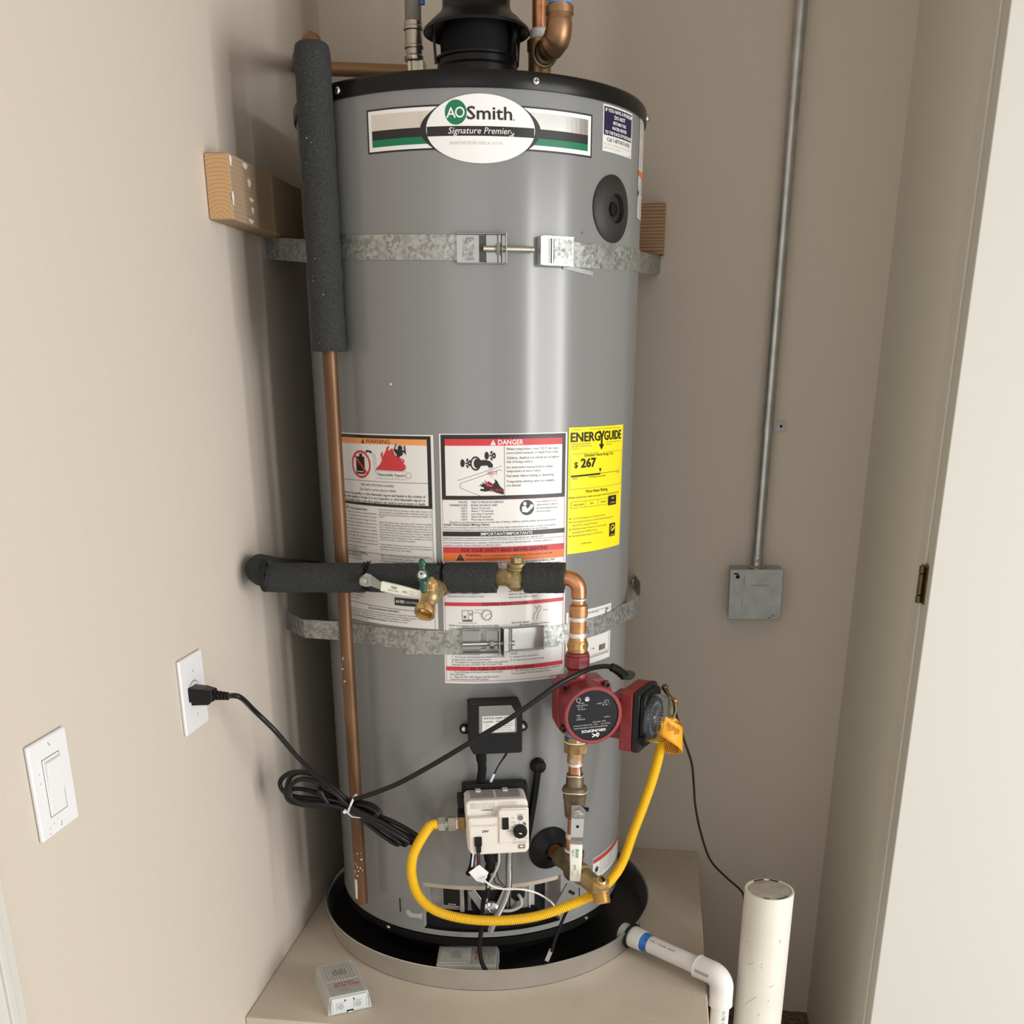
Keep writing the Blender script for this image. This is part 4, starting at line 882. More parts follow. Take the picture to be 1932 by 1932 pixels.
# orange tag wrapped around the hose: a loop of card
tg = thing('warning_tag', at(1262, 1395, -.26), 'orange card tag curled round the yellow hose below the pump timer', 'tag')
def sheet(rows, th, m, m2=None):
    vs = [p for r_ in rows for p in r_]; n = len(rows[0]); fs = [(i*n+k, i*n+k+1, (i+1)*n+k+1, (i+1)*n+k) for i in range(len(rows)-1) for k in range(n-1)]
    return MB().add(vs, fs, m)
tp = [(1256, 1351, -.318), (1272, 1362, -.315), (1283, 1368, -.305), (1288, 1372, -.285), (1285, 1366, -.262), (1276, 1356, -.255), (1264, 1352, -.262)]
bt = [(1243, 1386, -.318), (1262, 1398, -.318), (1280, 1410, -.308), (1288, 1420, -.285), (1280, 1423, -.258), (1262, 1421, -.245), (1240, 1416, -.236)]
a_ = smoothpath([at(*q) for q in tp], 6); b2 = smoothpath([at(*q) for q in bt], 6)
rows = [[a_[i].lerp(b2[i], k/6) for i in range(len(a_))] for k in range(7)]
so = sheet(rows, 0, TAG).build('card', tg, smooth=60); sd = so.modifiers.new('thickness', 'SOLIDIFY'); sd.thickness = .0006
pm = MB()
for k in range(9):
    i0 = 3+k; A, B = a_[i0], b2[i0]; n_ = (a_[i0+1]-a_[i0]).normalized(); q0, q1 = A.lerp(B, .18+.02*(k % 3)), A.lerp(B, .42+.05*((k*7) % 4)); nrm = n_.cross(B-A).normalized()
    if nrm.y > 0: nrm = -nrm
    pm.add([q0+nrm*.0008, q0+n_*.0016+nrm*.0008, q1+n_*.0016+nrm*.0008, q1+nrm*.0008], [(0, 1, 2, 3)], mat('tag_ink', (.45, .20, .01), .6))
pm.build('print', tg, smooth=0)
pm = MB()
for k in range(11):
    i0 = 24+k; A, B = a_[min(i0, 36)], b2[min(i0, 36)]; n_ = (b2[i0+1]-b2[i0]).normalized() if i0 < 36 else Vector((1, 0, 0)); q0, q1 = A.lerp(B, .35), A.lerp(B, .97); nrm = n_.cross(B-A).normalized()
    if nrm.y > 0: nrm = -nrm
    pm.add([q0+nrm*.0008, q0+n_*.0017+nrm*.0008, q1+n_*.0017+nrm*.0008, q1+nrm*.0008], [(0, 1, 2, 3)], TAGIN)
pm.build('inner_print', tg, smooth=0)
wt = MB().tube(smoothpath([at(1253, 1296, -.24), at(1262, 1312, -.25), at(1272, 1324, -.252), at(1274, 1342, -.255), at(1268, 1356, -.26)], 8), [.0042]*6+[.0030]*27, HINGEM, n=10)
wt.ball(at(1254, 1297, -.24), .0058, HINGEM).ball(at(1273, 1322, -.252), .0052, BROWNB); wt.tube(smoothpath([at(1264, 1318, -.245), at(1264, 1340, -.25), at(1263, 1355, -.255)], 6), .0016, HINGEM, n=8)
wt.build('bead_chain', tg)

# ================================================================== earthquake straps
def offpath(pts, z0f, hh, th=.0012):
    vs, fs = [], []
    n = len(pts)
    for i, p in enumerate(pts):
        zc = z0f(i/(n-1)) if callable(z0f) else z0f
        a = pts[max(i-1, 0)]; b = pts[min(i+1, n-1)]; t = Vector((b.x-a.x, b.y-a.y, 0)).normalized(); nn_ = Vector((t.y, -t.x, 0))
        for o_, dz in ((0, -hh/2), (0, hh/2), (th, hh/2), (th, -hh/2)):
            q = Vector((p.x, p.y, 0))+nn_*o_; vs.append((q.x, q.y, p.z+dz))
    for i in range(n-1):
        for k in range(4): fs.append((i*4+k, i*4+(k+1) % 4, (i+1)*4+(k+1) % 4, (i+1)*4+k))
    fs += [(0, 1, 2, 3), (n*4-4, n*4-1, n*4-2, n*4-3)]
    return vs, fs
def bolt(th0, th1, z, r, parent, m=STEEL, rad=.0042):
    pts = []; a, b = cyl(th0, z, r), cyl(th1, z, r); L = (b-a).length
    k = int(L/.0004); pp = [a.lerp(b, i/k) for i in range(k+1)]
    MB().tube(pp, [rad*(1-.07*(i % 4 > 1)) for i in range(k+1)], m, n=14).build('bolt', parent, smooth=50)
def strap(name, zl, zr, zm, thl, thr, pl_, pr_, desc, upper):
    st = thing(name, cyl(0, zm, R), desc, 'strap')
    r = R+.0003; hh = .0335
    def zt(t):
        k = sorted(zl)
        for (a, za), (b_, zb) in zip(k, k[1:]):
            if t <= b_: return za+(zb-za)*(t-a)/(b_-a)
        return k[-1][1]
    def seg(t0, t1): return [cyl(t, zt(t), r) for t in [t0+(t1-t0)*i/40 for i in range(41)]]
    g0, g1 = (5.5, 39.5)
    left = [Vector(pl_[0])]+[Vector(q) for q in pl_[1:]]+seg(thl, g0+6); right = seg(g1-8, thr)+[Vector(q) for q in pr_]
    for nm, pts in (('band', left), ('band', right)):
        vs, fs = offpath(pts, 0, hh); MB().add(vs, fs, GALV).build(nm, st, smooth=25)
    zc = zt(22)
    # folded band end hanging below
    if upper:
        vs, fs = offpath([cyl(t, zc-.0205-.0006*(t-39), r+.0004) for t in (38, 42, 46, 50)], 0, .006); MB().add(vs, fs, GALVP).build('band_tail', st, smooth=25)
    else:
        vs, fs = offpath([cyl(t, zc-.0180+.0003*t, r+.0004) for t in (-16, -10, -4, 2, 6)], 0, .014); MB().add(vs, fs, GALV).build('band_tail', st, smooth=25)
    return st, zc
us, zc = strap('seismic_strap', [(-62, 1.573), (-36, 1.5665), (-12, 1.561), (46, 1.5535), (70, 1.557), (100, 1.565)], 0, 1.56, -62, 100, [(XL+.0015, -.058, 1.5855), (XL+.012, -.066, 1.5845), (-.285, -.105, 1.578)], [(.286, .10, 1.568), (.292, .20, 1.575), (.312, YB-.002, 1.5865)], 'upper galvanised strap round the tank with bolted buckle below the brand plate', True)
def bucklep(th0, th1, z, h, dep, parent, m, holes=True, wallr=True):
    """stamped channel buckle; open side on the left"""
    tc = (th0+th1)/2; w_ = math.radians(th1-th0)*R; M = tframe(tc, z, R)
    b = MB()
    b.box((0, -.0035, h/2), (w_, .007, .0012), m, M).box((0, -.0035, -h/2), (w_, .007, .0012), m, M)
    return b, M, w_
# buckle with nut
b, M, w_ = bucklep(4.8, 19.6, zc+.0005, .0385, .010, us, CHROMED)
b.box((-w_*.22, -.0016, 0), (w_*.56, .0016, .037), CHROMED, M)
b.box((w_*.30, -.0016, 0), (w_*.42, .0016, .037), CHROMED, M)
b.tube([M @ Vector((w_*.5-.010, -.0016, -.0185)), M @ Vector((w_*.5-.010, -.0016, .0185))], .0036, CHROMED, n=14)
b.box((w_*.5-.0008, -.0075, 0), (.0016, .013, .040), CHROMED, M)
bo1 = b.build('buckle', us, smooth=30, bevel=.0005, label='open channel buckle with nut')
MB().box((w_*.02, -.0027, 0), (.0100, .0005, .035), mat('dark_slot', (.06, .06, .055), .6), M).build('slot', bo1, smooth=0)
gl = MB(); vs, fs = offpath([cyl(t, zc+.0005, R+.0026) for t in (4.6, 6, 8, 10)], 0, .030); gl.add(vs, fs, GALV).build('band_end', bo1, smooth=30)
MB().hexa(.0075, 0, .0062, CHROMED, zframe(cyl(16.3, zc+.0005, R+.0080), tframe(17, 0).to_3x3() @ Vector((1, 0, 0))), rot=8).build('nut', us)
MB().lathe([(.0095, 0), (.0095, .0012), (.004, .0012)], CHROMED, zframe(cyl(17.7, zc+.0005, R+.0084), tframe(18, 0).to_3x3() @ Vector((1, 0, 0))), n=24).build('washer', us)
bolt(12.6, 27.6, zc+.0002, R+.0090, us)
# hooked bright buckle
tc = 34.6; M = tframe(tc, zc-.0010, R); w_ = math.radians(40.2-29.0)*R
b = MB().box((0, -.0128, 0), (w_, .0014, .0385), CHROME, M).box((-w_/2+.0007, -.0065, 0), (.0014, .0130, .0385), CHROME, M).box((w_/2-.0008, -.0062, 0), (.0014, .012, .0385), CHROME, M)
b.box((0, -.0150, .0190), (w_*.96, .0050, .0014), CHROME, M).box((0, -.0150, -.0190), (w_*.96, .0050, .0014), CHROME, M)
bo2 = b.build('hook_buckle', us, smooth=30, bevel=.0006, label='shiny folded hook buckle')
MB().box((-w_*.22, -.0137, 0), (.0065, .0004, .0335), GALVP, M).box((-w_*.22+.0022, -.0139, 0), (.0018, .0003, .0325), BLACKM, M).build('slot', bo2, smooth=0)
gl = MB().prism([(-.006, -.016), (w_*.46, -.0165), (w_*.46, .0165), (-.006, .0165)], -.0138, -.0150, GALV, M).build('band_end', bo2, smooth=0)
# lower strap
ls, zc = strap('seismic_strap', [(-52, .962), (-31, .973), (-3, .976), (6, .980), (38, .9775), (76, .983)], 0, .975, -52, 76, [(XL+.0015, -.099, .9610), (XL+.010, -.106, .9605), (-.290, -.155, .9600)], [(.292, -.020, .9830), (.303, .05, .9800), (.300, .20, .975), (.287, YB-.002, .966)], 'lower galvanised strap round the tank, its buckle over the lighting instructions', False)
M = tframe(10.5, zc, R)
wl = math.radians(15.5-3.2)*R
b = MB().box((-wl*.26, -.0040, 0), (wl*.50, .0016, .038), CHROMED, M).box((wl*.30, -.0040, 0), (wl*.34, .0016, .038), CHROMED, M).box((0, -.0040, .0170), (wl, .0016, .005), CHROMED, M).box((0, -.0040, -.0170), (wl, .0016, .005), CHROMED, M)
b.box((0, -.0035, .0200), (wl, .0065, .0014), CHROMED, M).box((0, -.0060, -.0205), (wl, .0120, .0014), CHROMED, M).box((wl*.5, -.0080, -.003), (.0018, .016, .046), CHROMED, M)
b.build('buckle', ls, smooth=30, bevel=.0008, label='open channel buckle with nut')
zl_ = zc-.0065
MB().hexa(.0070, 0, .0075, CHROMED, zframe(cyl(13.3, zl_, R+.0095), tframe(13.5, 0).to_3x3() @ Vector((1, 0, 0))), rot=8).build('nut', ls)
bolt(4.6, 21.5, zl_+.001, R+.0092, ls, m=CHROMED)
M = tframe(24.6, zc+.0010, R); wl = math.radians(33.2-18.6)*R
b = MB().box((wl*.05, -.0078, 0), (wl*.90, .0014, .0360), CHROMED, M).box((-wl*.43, -.0092, 0), (wl*.14, .0016, .0385), CHROMED, M).tube([M @ Vector((-wl*.32, -.0088, -.0185)), M @ Vector((-wl*.32, -.0088, .0185))], .0032, CHROMED, n=12)
b.box((-wl*.5, -.0085, -.004), (.0016, .018, .048), CHROMED, M).box((0, -.0110, -.0190), (wl*.98, .0065, .0014), CHROME, M).box((0, -.0085, .0190), (wl*.98, .004, .0014), CHROMED, M)
b.build('hook_buckle', ls, smooth=30, bevel=.0008, label='folded steel hook buckle')
# screw heads where straps are fixed to the back wall
sc = MB().lathe([(.0062, 0), (.0058, .003), (.0001, .0042)], STEEL, zframe((.283, YB-.004, .968), (0, -1, 0)), n=16, cap=False).build('lag_screw', ls)

# ================================================================== wooden blocks behind the straps
wl_ = thing('wood_block', (XL+.019, -.12, 1.60), 'rough pine two-by-four fixed flat on the left wall, end grain showing', 'wood block')
MB().box((0, .035, .0435), (.038, .412, .087), WOODL).build('long_grain', wl_, smooth=0, bevel=.0025, local=True)
MB().box((0, -.1712, .0435), (.0345, .0012, .0835), WOODE).build('end_grain', wl_, smooth=0, local=True, label='orange end grain with growth rings')
dab = MB()
for y, z, w_, h_ in ((-.166, .077, .010, .012), (-.168, .028, .009, .016), (-.108, .079, .020, .007), (-.096, .058, .014, .010), (-.092, .036, .020, .005), (-.090, .022, .012, .008), (-.100, .006, .022, .005)):
    dab.add([Vector((.0192, y+w_*.6*math.cos(a)*(.8+.2*math.sin(3*a)), z+h_*.6*math.sin(a))) for a in [2*math.pi*i/14 for i in range(14)]], [tuple(range(14))], WHITED)
dab.build('plaster_dab', wl_, smooth=0, local=True)
wr_ = thing('wood_block', (.16, YB-.019, 1.60), 'short pine two-by-four on the back wall, peeking out right of the tank', 'wood block')
MB().box((0, 0, .0435), (.318, .038, .087), woodmat('fir_back_block', (.24, .13, .06), (.42, .26, .14), (1.2, 14, 55))).build('long_grain', wr_, smooth=0, bevel=.0025, local=True)

# ================================================================== relief discharge pipe on the left
rx, ry = -.1842, -.250
rp = thing('discharge_pipe', (rx, ry, .465), 'long vertical copper discharge pipe left of the tank, its top in grey foam', 'pipe')
MB().tube([(rx, ry, .4655), (rx, ry, 1.80)], .0111, COPPERD, n=24).build('pipe', rp, smooth=60)
ptt = MB()
for (z, a0, a1, h) in ((.497, -75, -20, .040),):
    vs, fs = [], []; nn_ = 10; rowz = [z-h/2, z-h*.3, z, z+h*.3, z+h/2]
    for k, zz in enumerate(rowz):
        for i in range(nn_+1):
            a = math.radians(a0+(a1-a0)*(i/nn_)+random.uniform(-3, 3)); vs.append((rx+.01125*math.sin(a), ry-.01125*math.cos(a), zz))
    for k in range(4):
        for i in range(nn_): fs.append((k*(nn_+1)+i, k*(nn_+1)+i+1, (k+1)*(nn_+1)+i+1, (k+1)*(nn_+1)+i))
    ptt.add(vs, fs, STANDP)
for k in range(26):
    a = random.uniform(-60, 45); z = .525+random.random()**2*.05; s_ = random.uniform(.0006, .0016)
    M = zframe((rx+.0112*math.sin(math.radians(a)), ry-.0112*math.cos(math.radians(a)), z), (math.sin(math.radians(a)), -math.cos(math.radians(a)), 0)); ptt.lathe([(s_, 0), (.0001, .0003)], STANDP, M, n=7, cap=False)
for a, z, sx, sy, ro in ((-45, .916, .0055, .0011, 8), (-25, .895, .0032, .0010, 40), (-30, .935, .0010, .0035, -20), (-62, .922, .001, .003, 20)):
    M = zframe((rx+.0112*math.sin(math.radians(a)), ry-.0112*math.cos(math.radians(a)), z), (math.sin(math.radians(a)), -math.cos(math.radians(a)), 0)) @ Matrix.Rotation(math.radians(ro), 4, 'Z') @ Matrix.Diagonal((sx, sy, 1, 1)); ptt.lathe([(1, .0), (.0001, .0003)], STANDP, M, n=12, cap=False)
ptt.build('paint_splash', rp, smooth=0, label='dried cream paint drips')
fo = MB(); prof = []
z0_, z1_ = 1.4205, 1.822
for i in range(41):
    z = z0_+(z1_-z0_)*i/40; prof.append((.0258+.0005*math.sin(i*1.9)+.0004*math.sin(i*.7)-(.0025 if i == 40 else 0), z))
fo.lathe([(.0120, z0_+.0005), (.0255, z0_)]+prof+[(.0200, z1_+.003), (.0125, z1_+.0025)], FOAM, T((rx, ry, 0)), n=36, cap=False)
foo = fo.build('foam_sleeve', rp, smooth=60, label='charcoal foam sleeve')
wk = MB()
for k in range(9):
    a = random.uniform(-60, 30); z = random.choice([1.69, 1.53, 1.50, 1.44])+random.uniform(-.02, .02); s_ = random.uniform(.0004, .0009)
    M = zframe((rx+.0264*math.sin(math.radians(a)), ry-.0264*math.cos(math.radians(a)), z), (math.sin(math.radians(a)), -math.cos(math.radians(a)), 0)); wk.lathe([(s_, 0), (.0001, .0003)], STANDP, M, n=6, cap=False)
wk.build('paint_speck', foo, smooth=0)
# elbow at the top turning back, a second elbow behind the foam and the run behind the tank top
el = MB(); E2 = at(566, 128, .19); dE = Vector((E2.x-rx, E2.y-ry, 0)).normalized()
pts = [Vector((rx, ry, 1.79)), Vector((rx, ry, 1.812))]+arc(Vector((rx, ry, 1.815))+dE*.014, -dE*.014, (0, 0, .014), 90, 6)+[Vector((rx, ry, 1.829))+dE*.045]
el.tube(pts, .0135, COPPERD, n=20); el.ball(Vector((rx, ry, 1.8250))+dE*.004, .0150, COPPERD, n=18); el.build('elbow', rp, smooth=60)
MB().tube([Vector((rx, ry, 1.829))+dE*.04, Vector((E2.x, E2.y, E2.z))-dE*.015], .0111, COPPERD, n=20).build('pipe', rp, smooth=60)
E3 = at(640, 137, .20); dR = (E3-E2); dR.z *= .3; dR = dR.normalized()
el = MB(); el.tube(smoothpath([E2-dE*.030, E2-dE*.012, E2+dR*.012, E2+dR*.030], 6), .0150, COPPERD, n=20); el.ball(E2, .0155, COPPERD, n=16); el.tube([E2-dE*.034, E2-dE*.022], .0168, COPPERD, n=20); el.build('elbow', rp, smooth=60)
MB().tube([E2+dR*.02, E2+dR*.22], .0111, mat('dull_tan_copper', (.34, .20, .095), .5, .4), n=20).build('pipe', rp, smooth=60)

# ================================================================== hot water recirculation line
vx, vy = .2120, -.298
def HZ(x): return 1.0833+.0215*x
rl = thing('recirculation_line', (vx, vy, .60), 'copper recirculation pipe in grey foam crossing the tank and dropping through the red pump', 'pipe')
MB().tube([(-.312, vy+.004, HZ(-.31)), (vx-.026, vy, HZ(vx-.026))], .0111, COPPERD, n=20).build('pipe', rl, smooth=60)
def foam(x0, x1, rag0=0., rag1=0., r=.0240, nm='foam_sleeve', seed=1):
    rnd = random.Random(seed); vs, fs = [], []; n = 40; N = 16
    e0 = [rnd.uniform(-1, 1) for _ in range(n)]; e1 = [rnd.uniform(-1, 1) for _ in range(n)]
    e0 = [(e0[i]+e0[i-1]+e0[(i+1) % n])/2 for i in range(n)]; e1 = [(e1[i]+e1[i-1]+e1[(i+1) % n])/2 for i in range(n)]
    rings = [('in', 0), ('o', 0)]+[('o', i/N) for i in range(1, N)]+[('o', 1), ('in', 1)]
    for kd, t in rings:
        for i in range(n):
            a = 2*math.pi*i/n; x = x0+(x1-x0)*t+(e0[i]*rag0 if t == 0 else 0)+(e1[i]*rag1 if t == 1 else 0)
            q = .0125 if kd == 'in' else r*(1+.012*math.sin(5*t*6+a*2)); q = q if kd == 'in' or 0 < t < 1 else q*.975
            vs.append((x, vy+q*math.cos(a), HZ(x)+q*math.sin(a)))
    for j in range(len(rings)-1):
        for i in range(n): fs.append((j*n+i, j*n+(i+1) % n, (j+1)*n+(i+1) % n, (j+1)*n+i))
    mb_ = MB().add(vs, fs, FOAM); return mb_.build(nm, rl, smooth=50)
foam(-.2960, -.1320, .006, .002, .0238, seed=3); foam(-.1235, -.0068, .0025, .0012, .0232, seed=5); foam(-.0010, .0815, .001, .0015, .0240, seed=8); foam(.1265, .1895, .0015, .0010, .0240, seed=12)
# dark torn tufts in the gaps
tf = MB(); rnd = random.Random(4)
for xg, cnt in ((-.1280, 26), (-.0040, 22)):
    for k in range(cnt):
        a = rnd.uniform(-.4, 2.6); q = .0185; p0 = Vector((xg+rnd.uniform(-.004, .004), vy-q*math.sin(a), HZ(xg)+q*math.cos(a))); d = Vector((rnd.uniform(-.6, .6), -math.sin(a), math.cos(a)))
        tf.tube([p0, p0+d*.004, p0+d*.0085+Vector((rnd.uniform(-.002, .002), 0, 0))], [.0022, .0016, .0003], FOAMIN, n=5)
    tf.tube([(xg-.0055, vy, HZ(xg)), (xg+.0055, vy, HZ(xg))], .0185, FOAMIN, n=24)
tfo = tf.build('torn_foam', rl, smooth=40); tfo['kind'] = 'stuff'
# foam elbow against the left wall and the run back along the wall
fb = MB(); pts = [Vector((-.300, vy-.000, HZ(-.3)+.006))]+arc((-.296, vy+.022, HZ(-.3)+.006), (0, -.018, 0), (-.0195, 0, .004), 90, 8)+[Vector((-.3165, vy+.10, HZ(-.3)-.008)), Vector((-.3150, vy+.32, HZ(-.3)-.050))]
fb.tube(pts, [.0235]*9+[.0245]*2+[.0235], FOAM, n=32)
fb.build('foam_elbow', rl, smooth=60)
ft = MB(); g = Vector((-.2985, vy-.004, HZ(-.3)+.004)); ft.tube([g+Vector((-.002, .0, 0)), g+Vector((.004, 0, 0))], [.0262, .0258], FOAMIN, n=28); ft.build('torn_end', rl, smooth=50)
# vertical drop
def lt(name, prof, m, rl=rl, n=28, **k): return MB().lathe([(r_, z) for r_, z in prof], m, T((vx, vy, 0)), n=n, cap=True).build(name, rl, **k)
zc_ = HZ(vx-.03)
el = MB().tube([Vector((vx-.036, vy, zc_-.0005)), Vector((vx-.022, vy, zc_))]+arc((vx-.020, vy, zc_-.020), (0, 0, .020), (.020, 0, 0), 90, 10)+[Vector((vx, vy, zc_-.030))], [.0112]+[.0125]*13, COPPER, n=22)
el.tube([(vx-.030, vy, zc_), (vx-.022, vy, zc_)], .0128, COPPER, n=22); el.build('elbow', rl, smooth=60)
lt('solder_ring', [(.0113, 1.0560), (.0122, 1.0545), (.0122, 1.0530), (.0113, 1.0520)], SOLDER)
lt('pipe', [(.0111, .94), (.0111, 1.056)], COPPER, smooth=60)
lt('coupling', [(.0112, 1.0475), (.0150, 1.0445), (.0152, 1.0300), (.0148, 1.0265), (.0130, 1.0255)], mat('dull_copper', (.50, .26, .12), .45, .8, var=.15, vscale=70))
lt('solder_ring', [(.0135, 1.0260), (.0138, 1.0235), (.0134, 1.0200), (.0118, 1.0190)], SOLDER)
lt('coupling', [(.0134, 1.0205), (.0134, .9985)], MATS['dull_copper'])
lt('solder_ring', [(.0136, 1.0005), (.0142, .9990), (.0143, .9940), (.0138, .9920)], SOLDER)
lt('union_neck', [(.0142, .9935), (.0148, .9875), (.0160, .9860), (.0162, .9745), (.0150, .9735)], mat('union_bronze', (.52, .30, .12), .35, .85, var=.12, vscale=90))
MB().hexa(.0172, .9755, .9845, MATS['union_bronze'], T((vx, vy, 0)), rot=12).build('union_hex', rl)
lt('union_collar', [(.0150, .9750), (.0158, .9735), (.0158, .9700)], BROWNB)
# below the pump
lt('blue_tape', [(.0160, .8480), (.0168, .8460), (.0166, .8270), (.0150, .8260)], BLUET)
MB().hexa(.0185, .8135, .8275, BROWNB, T((vx, vy, 0)), n=8, rot=10).build('union_nut', rl)
lt('white_ring', [(.0188, .8190), (.0200, .8182), (.0200, .8170), (.0188, .8162)], TEFLON)
MB().hexa(.0206, .7985, .8165, BROWNB, T((vx, vy, 0)), n=8, rot=25).build('union_nut', rl)
lt('adapter', [(.0150, .7995), (.0138, .7960), (.0138, .7800), (.0125, .7790)], mat('streaky_copper', (.45, .27, .13), .4, .8, col2=(.70, .55, .40), vscale=120))
lt('solder_ring', [(.0122, .7795), (.0128, .7780), (.0122, .7745)], SOLDER)
lt('pipe', [(.0111, .592), (.0111, .80)], COPPER, smooth=60)
sd_ = MB(); sd_.tube([cyl(0, 0, 0)+Vector((vx+.0065, vy-.0092, .776)), Vector((vx+.0075, vy-.0085, .765)), Vector((vx+.0068, vy-.0092, .752))], [.0010, .0018, .0022], SOLDER, n=8); sd_.build('solder_drip', rl)
lt('coupling', [(.0128, .6440), (.0137, .6425), (.0137, .6200), (.0130, .6190)], COPPER)
lt('solder_ring', [(.0118, .6510), (.0142, .6470), (.0145, .6435), (.0138, .6420)], SOLDER)
lt('solder_ring', [(.0138, .6215), (.0152, .6200), (.0152, .6175), (.0138, .6165)], TEFLON)

# ball valve in the drop
bv = thing('ball_valve', (vx, vy, .66), 'ball valve with white vinyl lever hanging down, below the red pump', 'valve')
def lb(name, prof, m, n=28, root=bv): return MB().lathe(prof, m, T((vx, vy, 0)), n=n).build(name, root)
lb('socket', [(.0118, .7610), (.0140, .7585), (.0150, .7555), (.0150, .7400), (.0165, .7380)], BRONZE)
b = MB().lathe([(.0165, .7390), (.0200, .7360), (.0212, .7310), (.0200, .7250), (.0190, .7180), (.0178, .7000), (.0170, .6950), (.0162, .6830), (.0130, .6800)], BRONZE, T((vx, vy, 0)), n=28)
b.hexa(.0196, .712, .730, BRONZE, T((vx, vy, 0)), n=8); b.build('body', bv)
for zz, rr in ((.7300, .0214), (.7580, .0142)): MB().tube([Vector((vx+rr*math.cos(a), vy+rr*math.sin(a), zz+.0012*math.sin(3*a))) for a in [2*math.pi*i/30 for i in range(30)]], .0012, SOLDER, n=8, closed=True).build('solder_ring', bv)
lb('solder_ring', [(.0125, .6830), (.0140, .6815), (.0120, .6790)], SOLDER)
hx_, hz_ = vx+.0085, .7010          # stem position
yF = vy-.030
MB().lathe([(.0085, 0), (.0085, .016), (.0050, .017), (.0050, .024)], BRONZE, zframe((hx_, vy-.010, hz_), (0, -1, 0)), n=20).build('stem', bv)
pl_ = [(-.0110, .0140), (.0030, .0150), (.0130, .0060), (.0125, -.0050), (.0105, -.0095), (-.0110, -.0095)]
hl = MB().prism(pl_, yF, yF-.0022, CHROMED, T((hx_, 0, hz_)))
def strip(w0, w1, a, b, m=CHROMED, th=.0022, mb_=hl):
    a, b = Vector(a), Vector(b); mb_.add([a+Vector((-w0/2, 0, 0)), a+Vector((w0/2, 0, 0)), b+Vector((w1/2, 0, 0)), b+Vector((-w1/2, 0, 0)), a+Vector((-w0/2, -th, 0)), a+Vector((w0/2, -th, 0)), b+Vector((w1/2, -th, 0)), b+Vector((-w1/2, -th, 0))], [(0, 1, 2, 3), (7, 6, 5, 4), (0, 4, 5, 1), (1, 5, 6, 2), (2, 6, 7, 3), (3, 7, 4, 0)], m)
strip(.0215, .0200, (hx_-.0002, yF, hz_-.0095), (hx_-.0005, yF-.008, hz_-.040)); strip(.0200, .0195, (hx_-.0005, yF-.008, hz_-.040), (hx_-.0006, yF-.013, hz_-.0445)); strip(.0195, .0195, (hx_-.0006, yF-.013, hz_-.0445), (hx_-.0010, yF-.013, hz_-.056))
hl.lathe([(.0026, 0), (.0026, .0004)], BLACKM, zframe((hx_, yF-.0055, hz_-.0225), (0, -1, .2)), n=14)
hlo = hl.build('lever', bv, smooth=0)
gr = MB(); Zs = [hz_-.0500, hz_-.053, hz_-.070, hz_-.092, hz_-.106, hz_-.113, hz_-.118]; Ws = [.0212, .0214, .0212, .0196, .0186, .0200, .0180]; prof = []
vs, fs = [], []; nn_ = 16
for z, w_ in zip(Zs, Ws):
    for i in range(nn_):
        a = 2*math.pi*i/nn_; cx_, cy_ = math.cos(a), math.sin(a); e = .35
        vs.append((hx_-.0012+w_/2*math.copysign(abs(cx_)**e, cx_), yF-.0145+.0040*math.copysign(abs(cy_)**e, cy_)-(0 if z > hz_-.12 else -.002), z))
for j in range(len(Zs)-1):
    for i in range(nn_): fs.append((j*nn_+i, j*nn_+(i+1) % nn_, (j+1)*nn_+(i+1) % nn_, (j+1)*nn_+i))
fs += [tuple(range(nn_)), tuple(reversed(range((len(Zs)-1)*nn_, len(Zs)*nn_)))]
go = gr.add(vs, fs, CREAM).build('grip', bv, smooth=50, label='creamy white vinyl grip')
p = Print(lambda a, b_, d: Vector((hx_-.0012+a, yF-.0185-d, hz_-.068+b_)))
p.text(-.0010, .0100, 'FNW', .0060, mat('teal_print', (.0, .22, .17), .5), w=.0165, rot=-90, bold=.02, d=.0004); p.text(-.0058, .0085, 'figure', .0036, MATS['teal_print'], w=.0150, rot=-90, d=.0004)
p.text(-.0030, -.0190, '(NSF)', .0040, INKG, w=.0100, rot=-90, d=.0004); p.text(.0030, -.0300, '600 WOG', .0016, INKG, w=.010, rot=-90, d=.0004); p.text(-.0058, -.0310, '150 WSP', .0016, INKG, w=.010, rot=-90, d=.0004)
PRINTS.append((p, 'print', go))
nu = MB().hexa(.0088, 0, .0062, CHROMED, zframe((hx_, yF-.002, hz_), (0, -1, 0)), rot=10); nu.lathe([(.0050, .006), (.0050, .0090), (.0034, .0092), (.0030, .0070), (.0001, .0070)], STEEL, zframe((hx_, yF-.002, hz_), (0, -1, 0)), n=18, cap=False); nu.build('nut', bv)
MB().box((hx_+.0125, yF+.004, hz_+.0055), (.010, .006, .006), BLACKM).build('stop_tab', bv, smooth=0, bevel=.001)

# tee and drain valve, pointing straight out of the tank
dv = thing('drain_valve', cyl(35.5, .56, .36), 'weathered brass tee and drain valve sticking out of the rubber boot near the base', 'valve')
od = (cyl(35.5, 0, 1)+Vector((0, 0, -.055))).normalized()
Md = zframe(cyl(35.5, .5905, R), od)
MB().lathe([(.0135, 0), (.0135, .052)], mat('rusty_nipple', (.16, .075, .03), .6, .4, var=.3, vscale=90), Md, n=24).build('nipple', dv)
t_ = MB().lathe([(.0150, .040), (.0178, .042), (.0182, .052), (.0168, .058), (.0172, .088), (.0180, .094), (.0184, .104), (.0170, .106)], BRONZE, Md, n=28)
t_.lathe([(.0172, .5750), (.0172, .6040), (.0185, .6055), (.0185, .6160), (.0140, .6170)], BRONZE, T((vx, vy, 0)), n=28); t_.ball((vx, vy, .5780), .0180, BRONZE); t_.build('tee', dv)
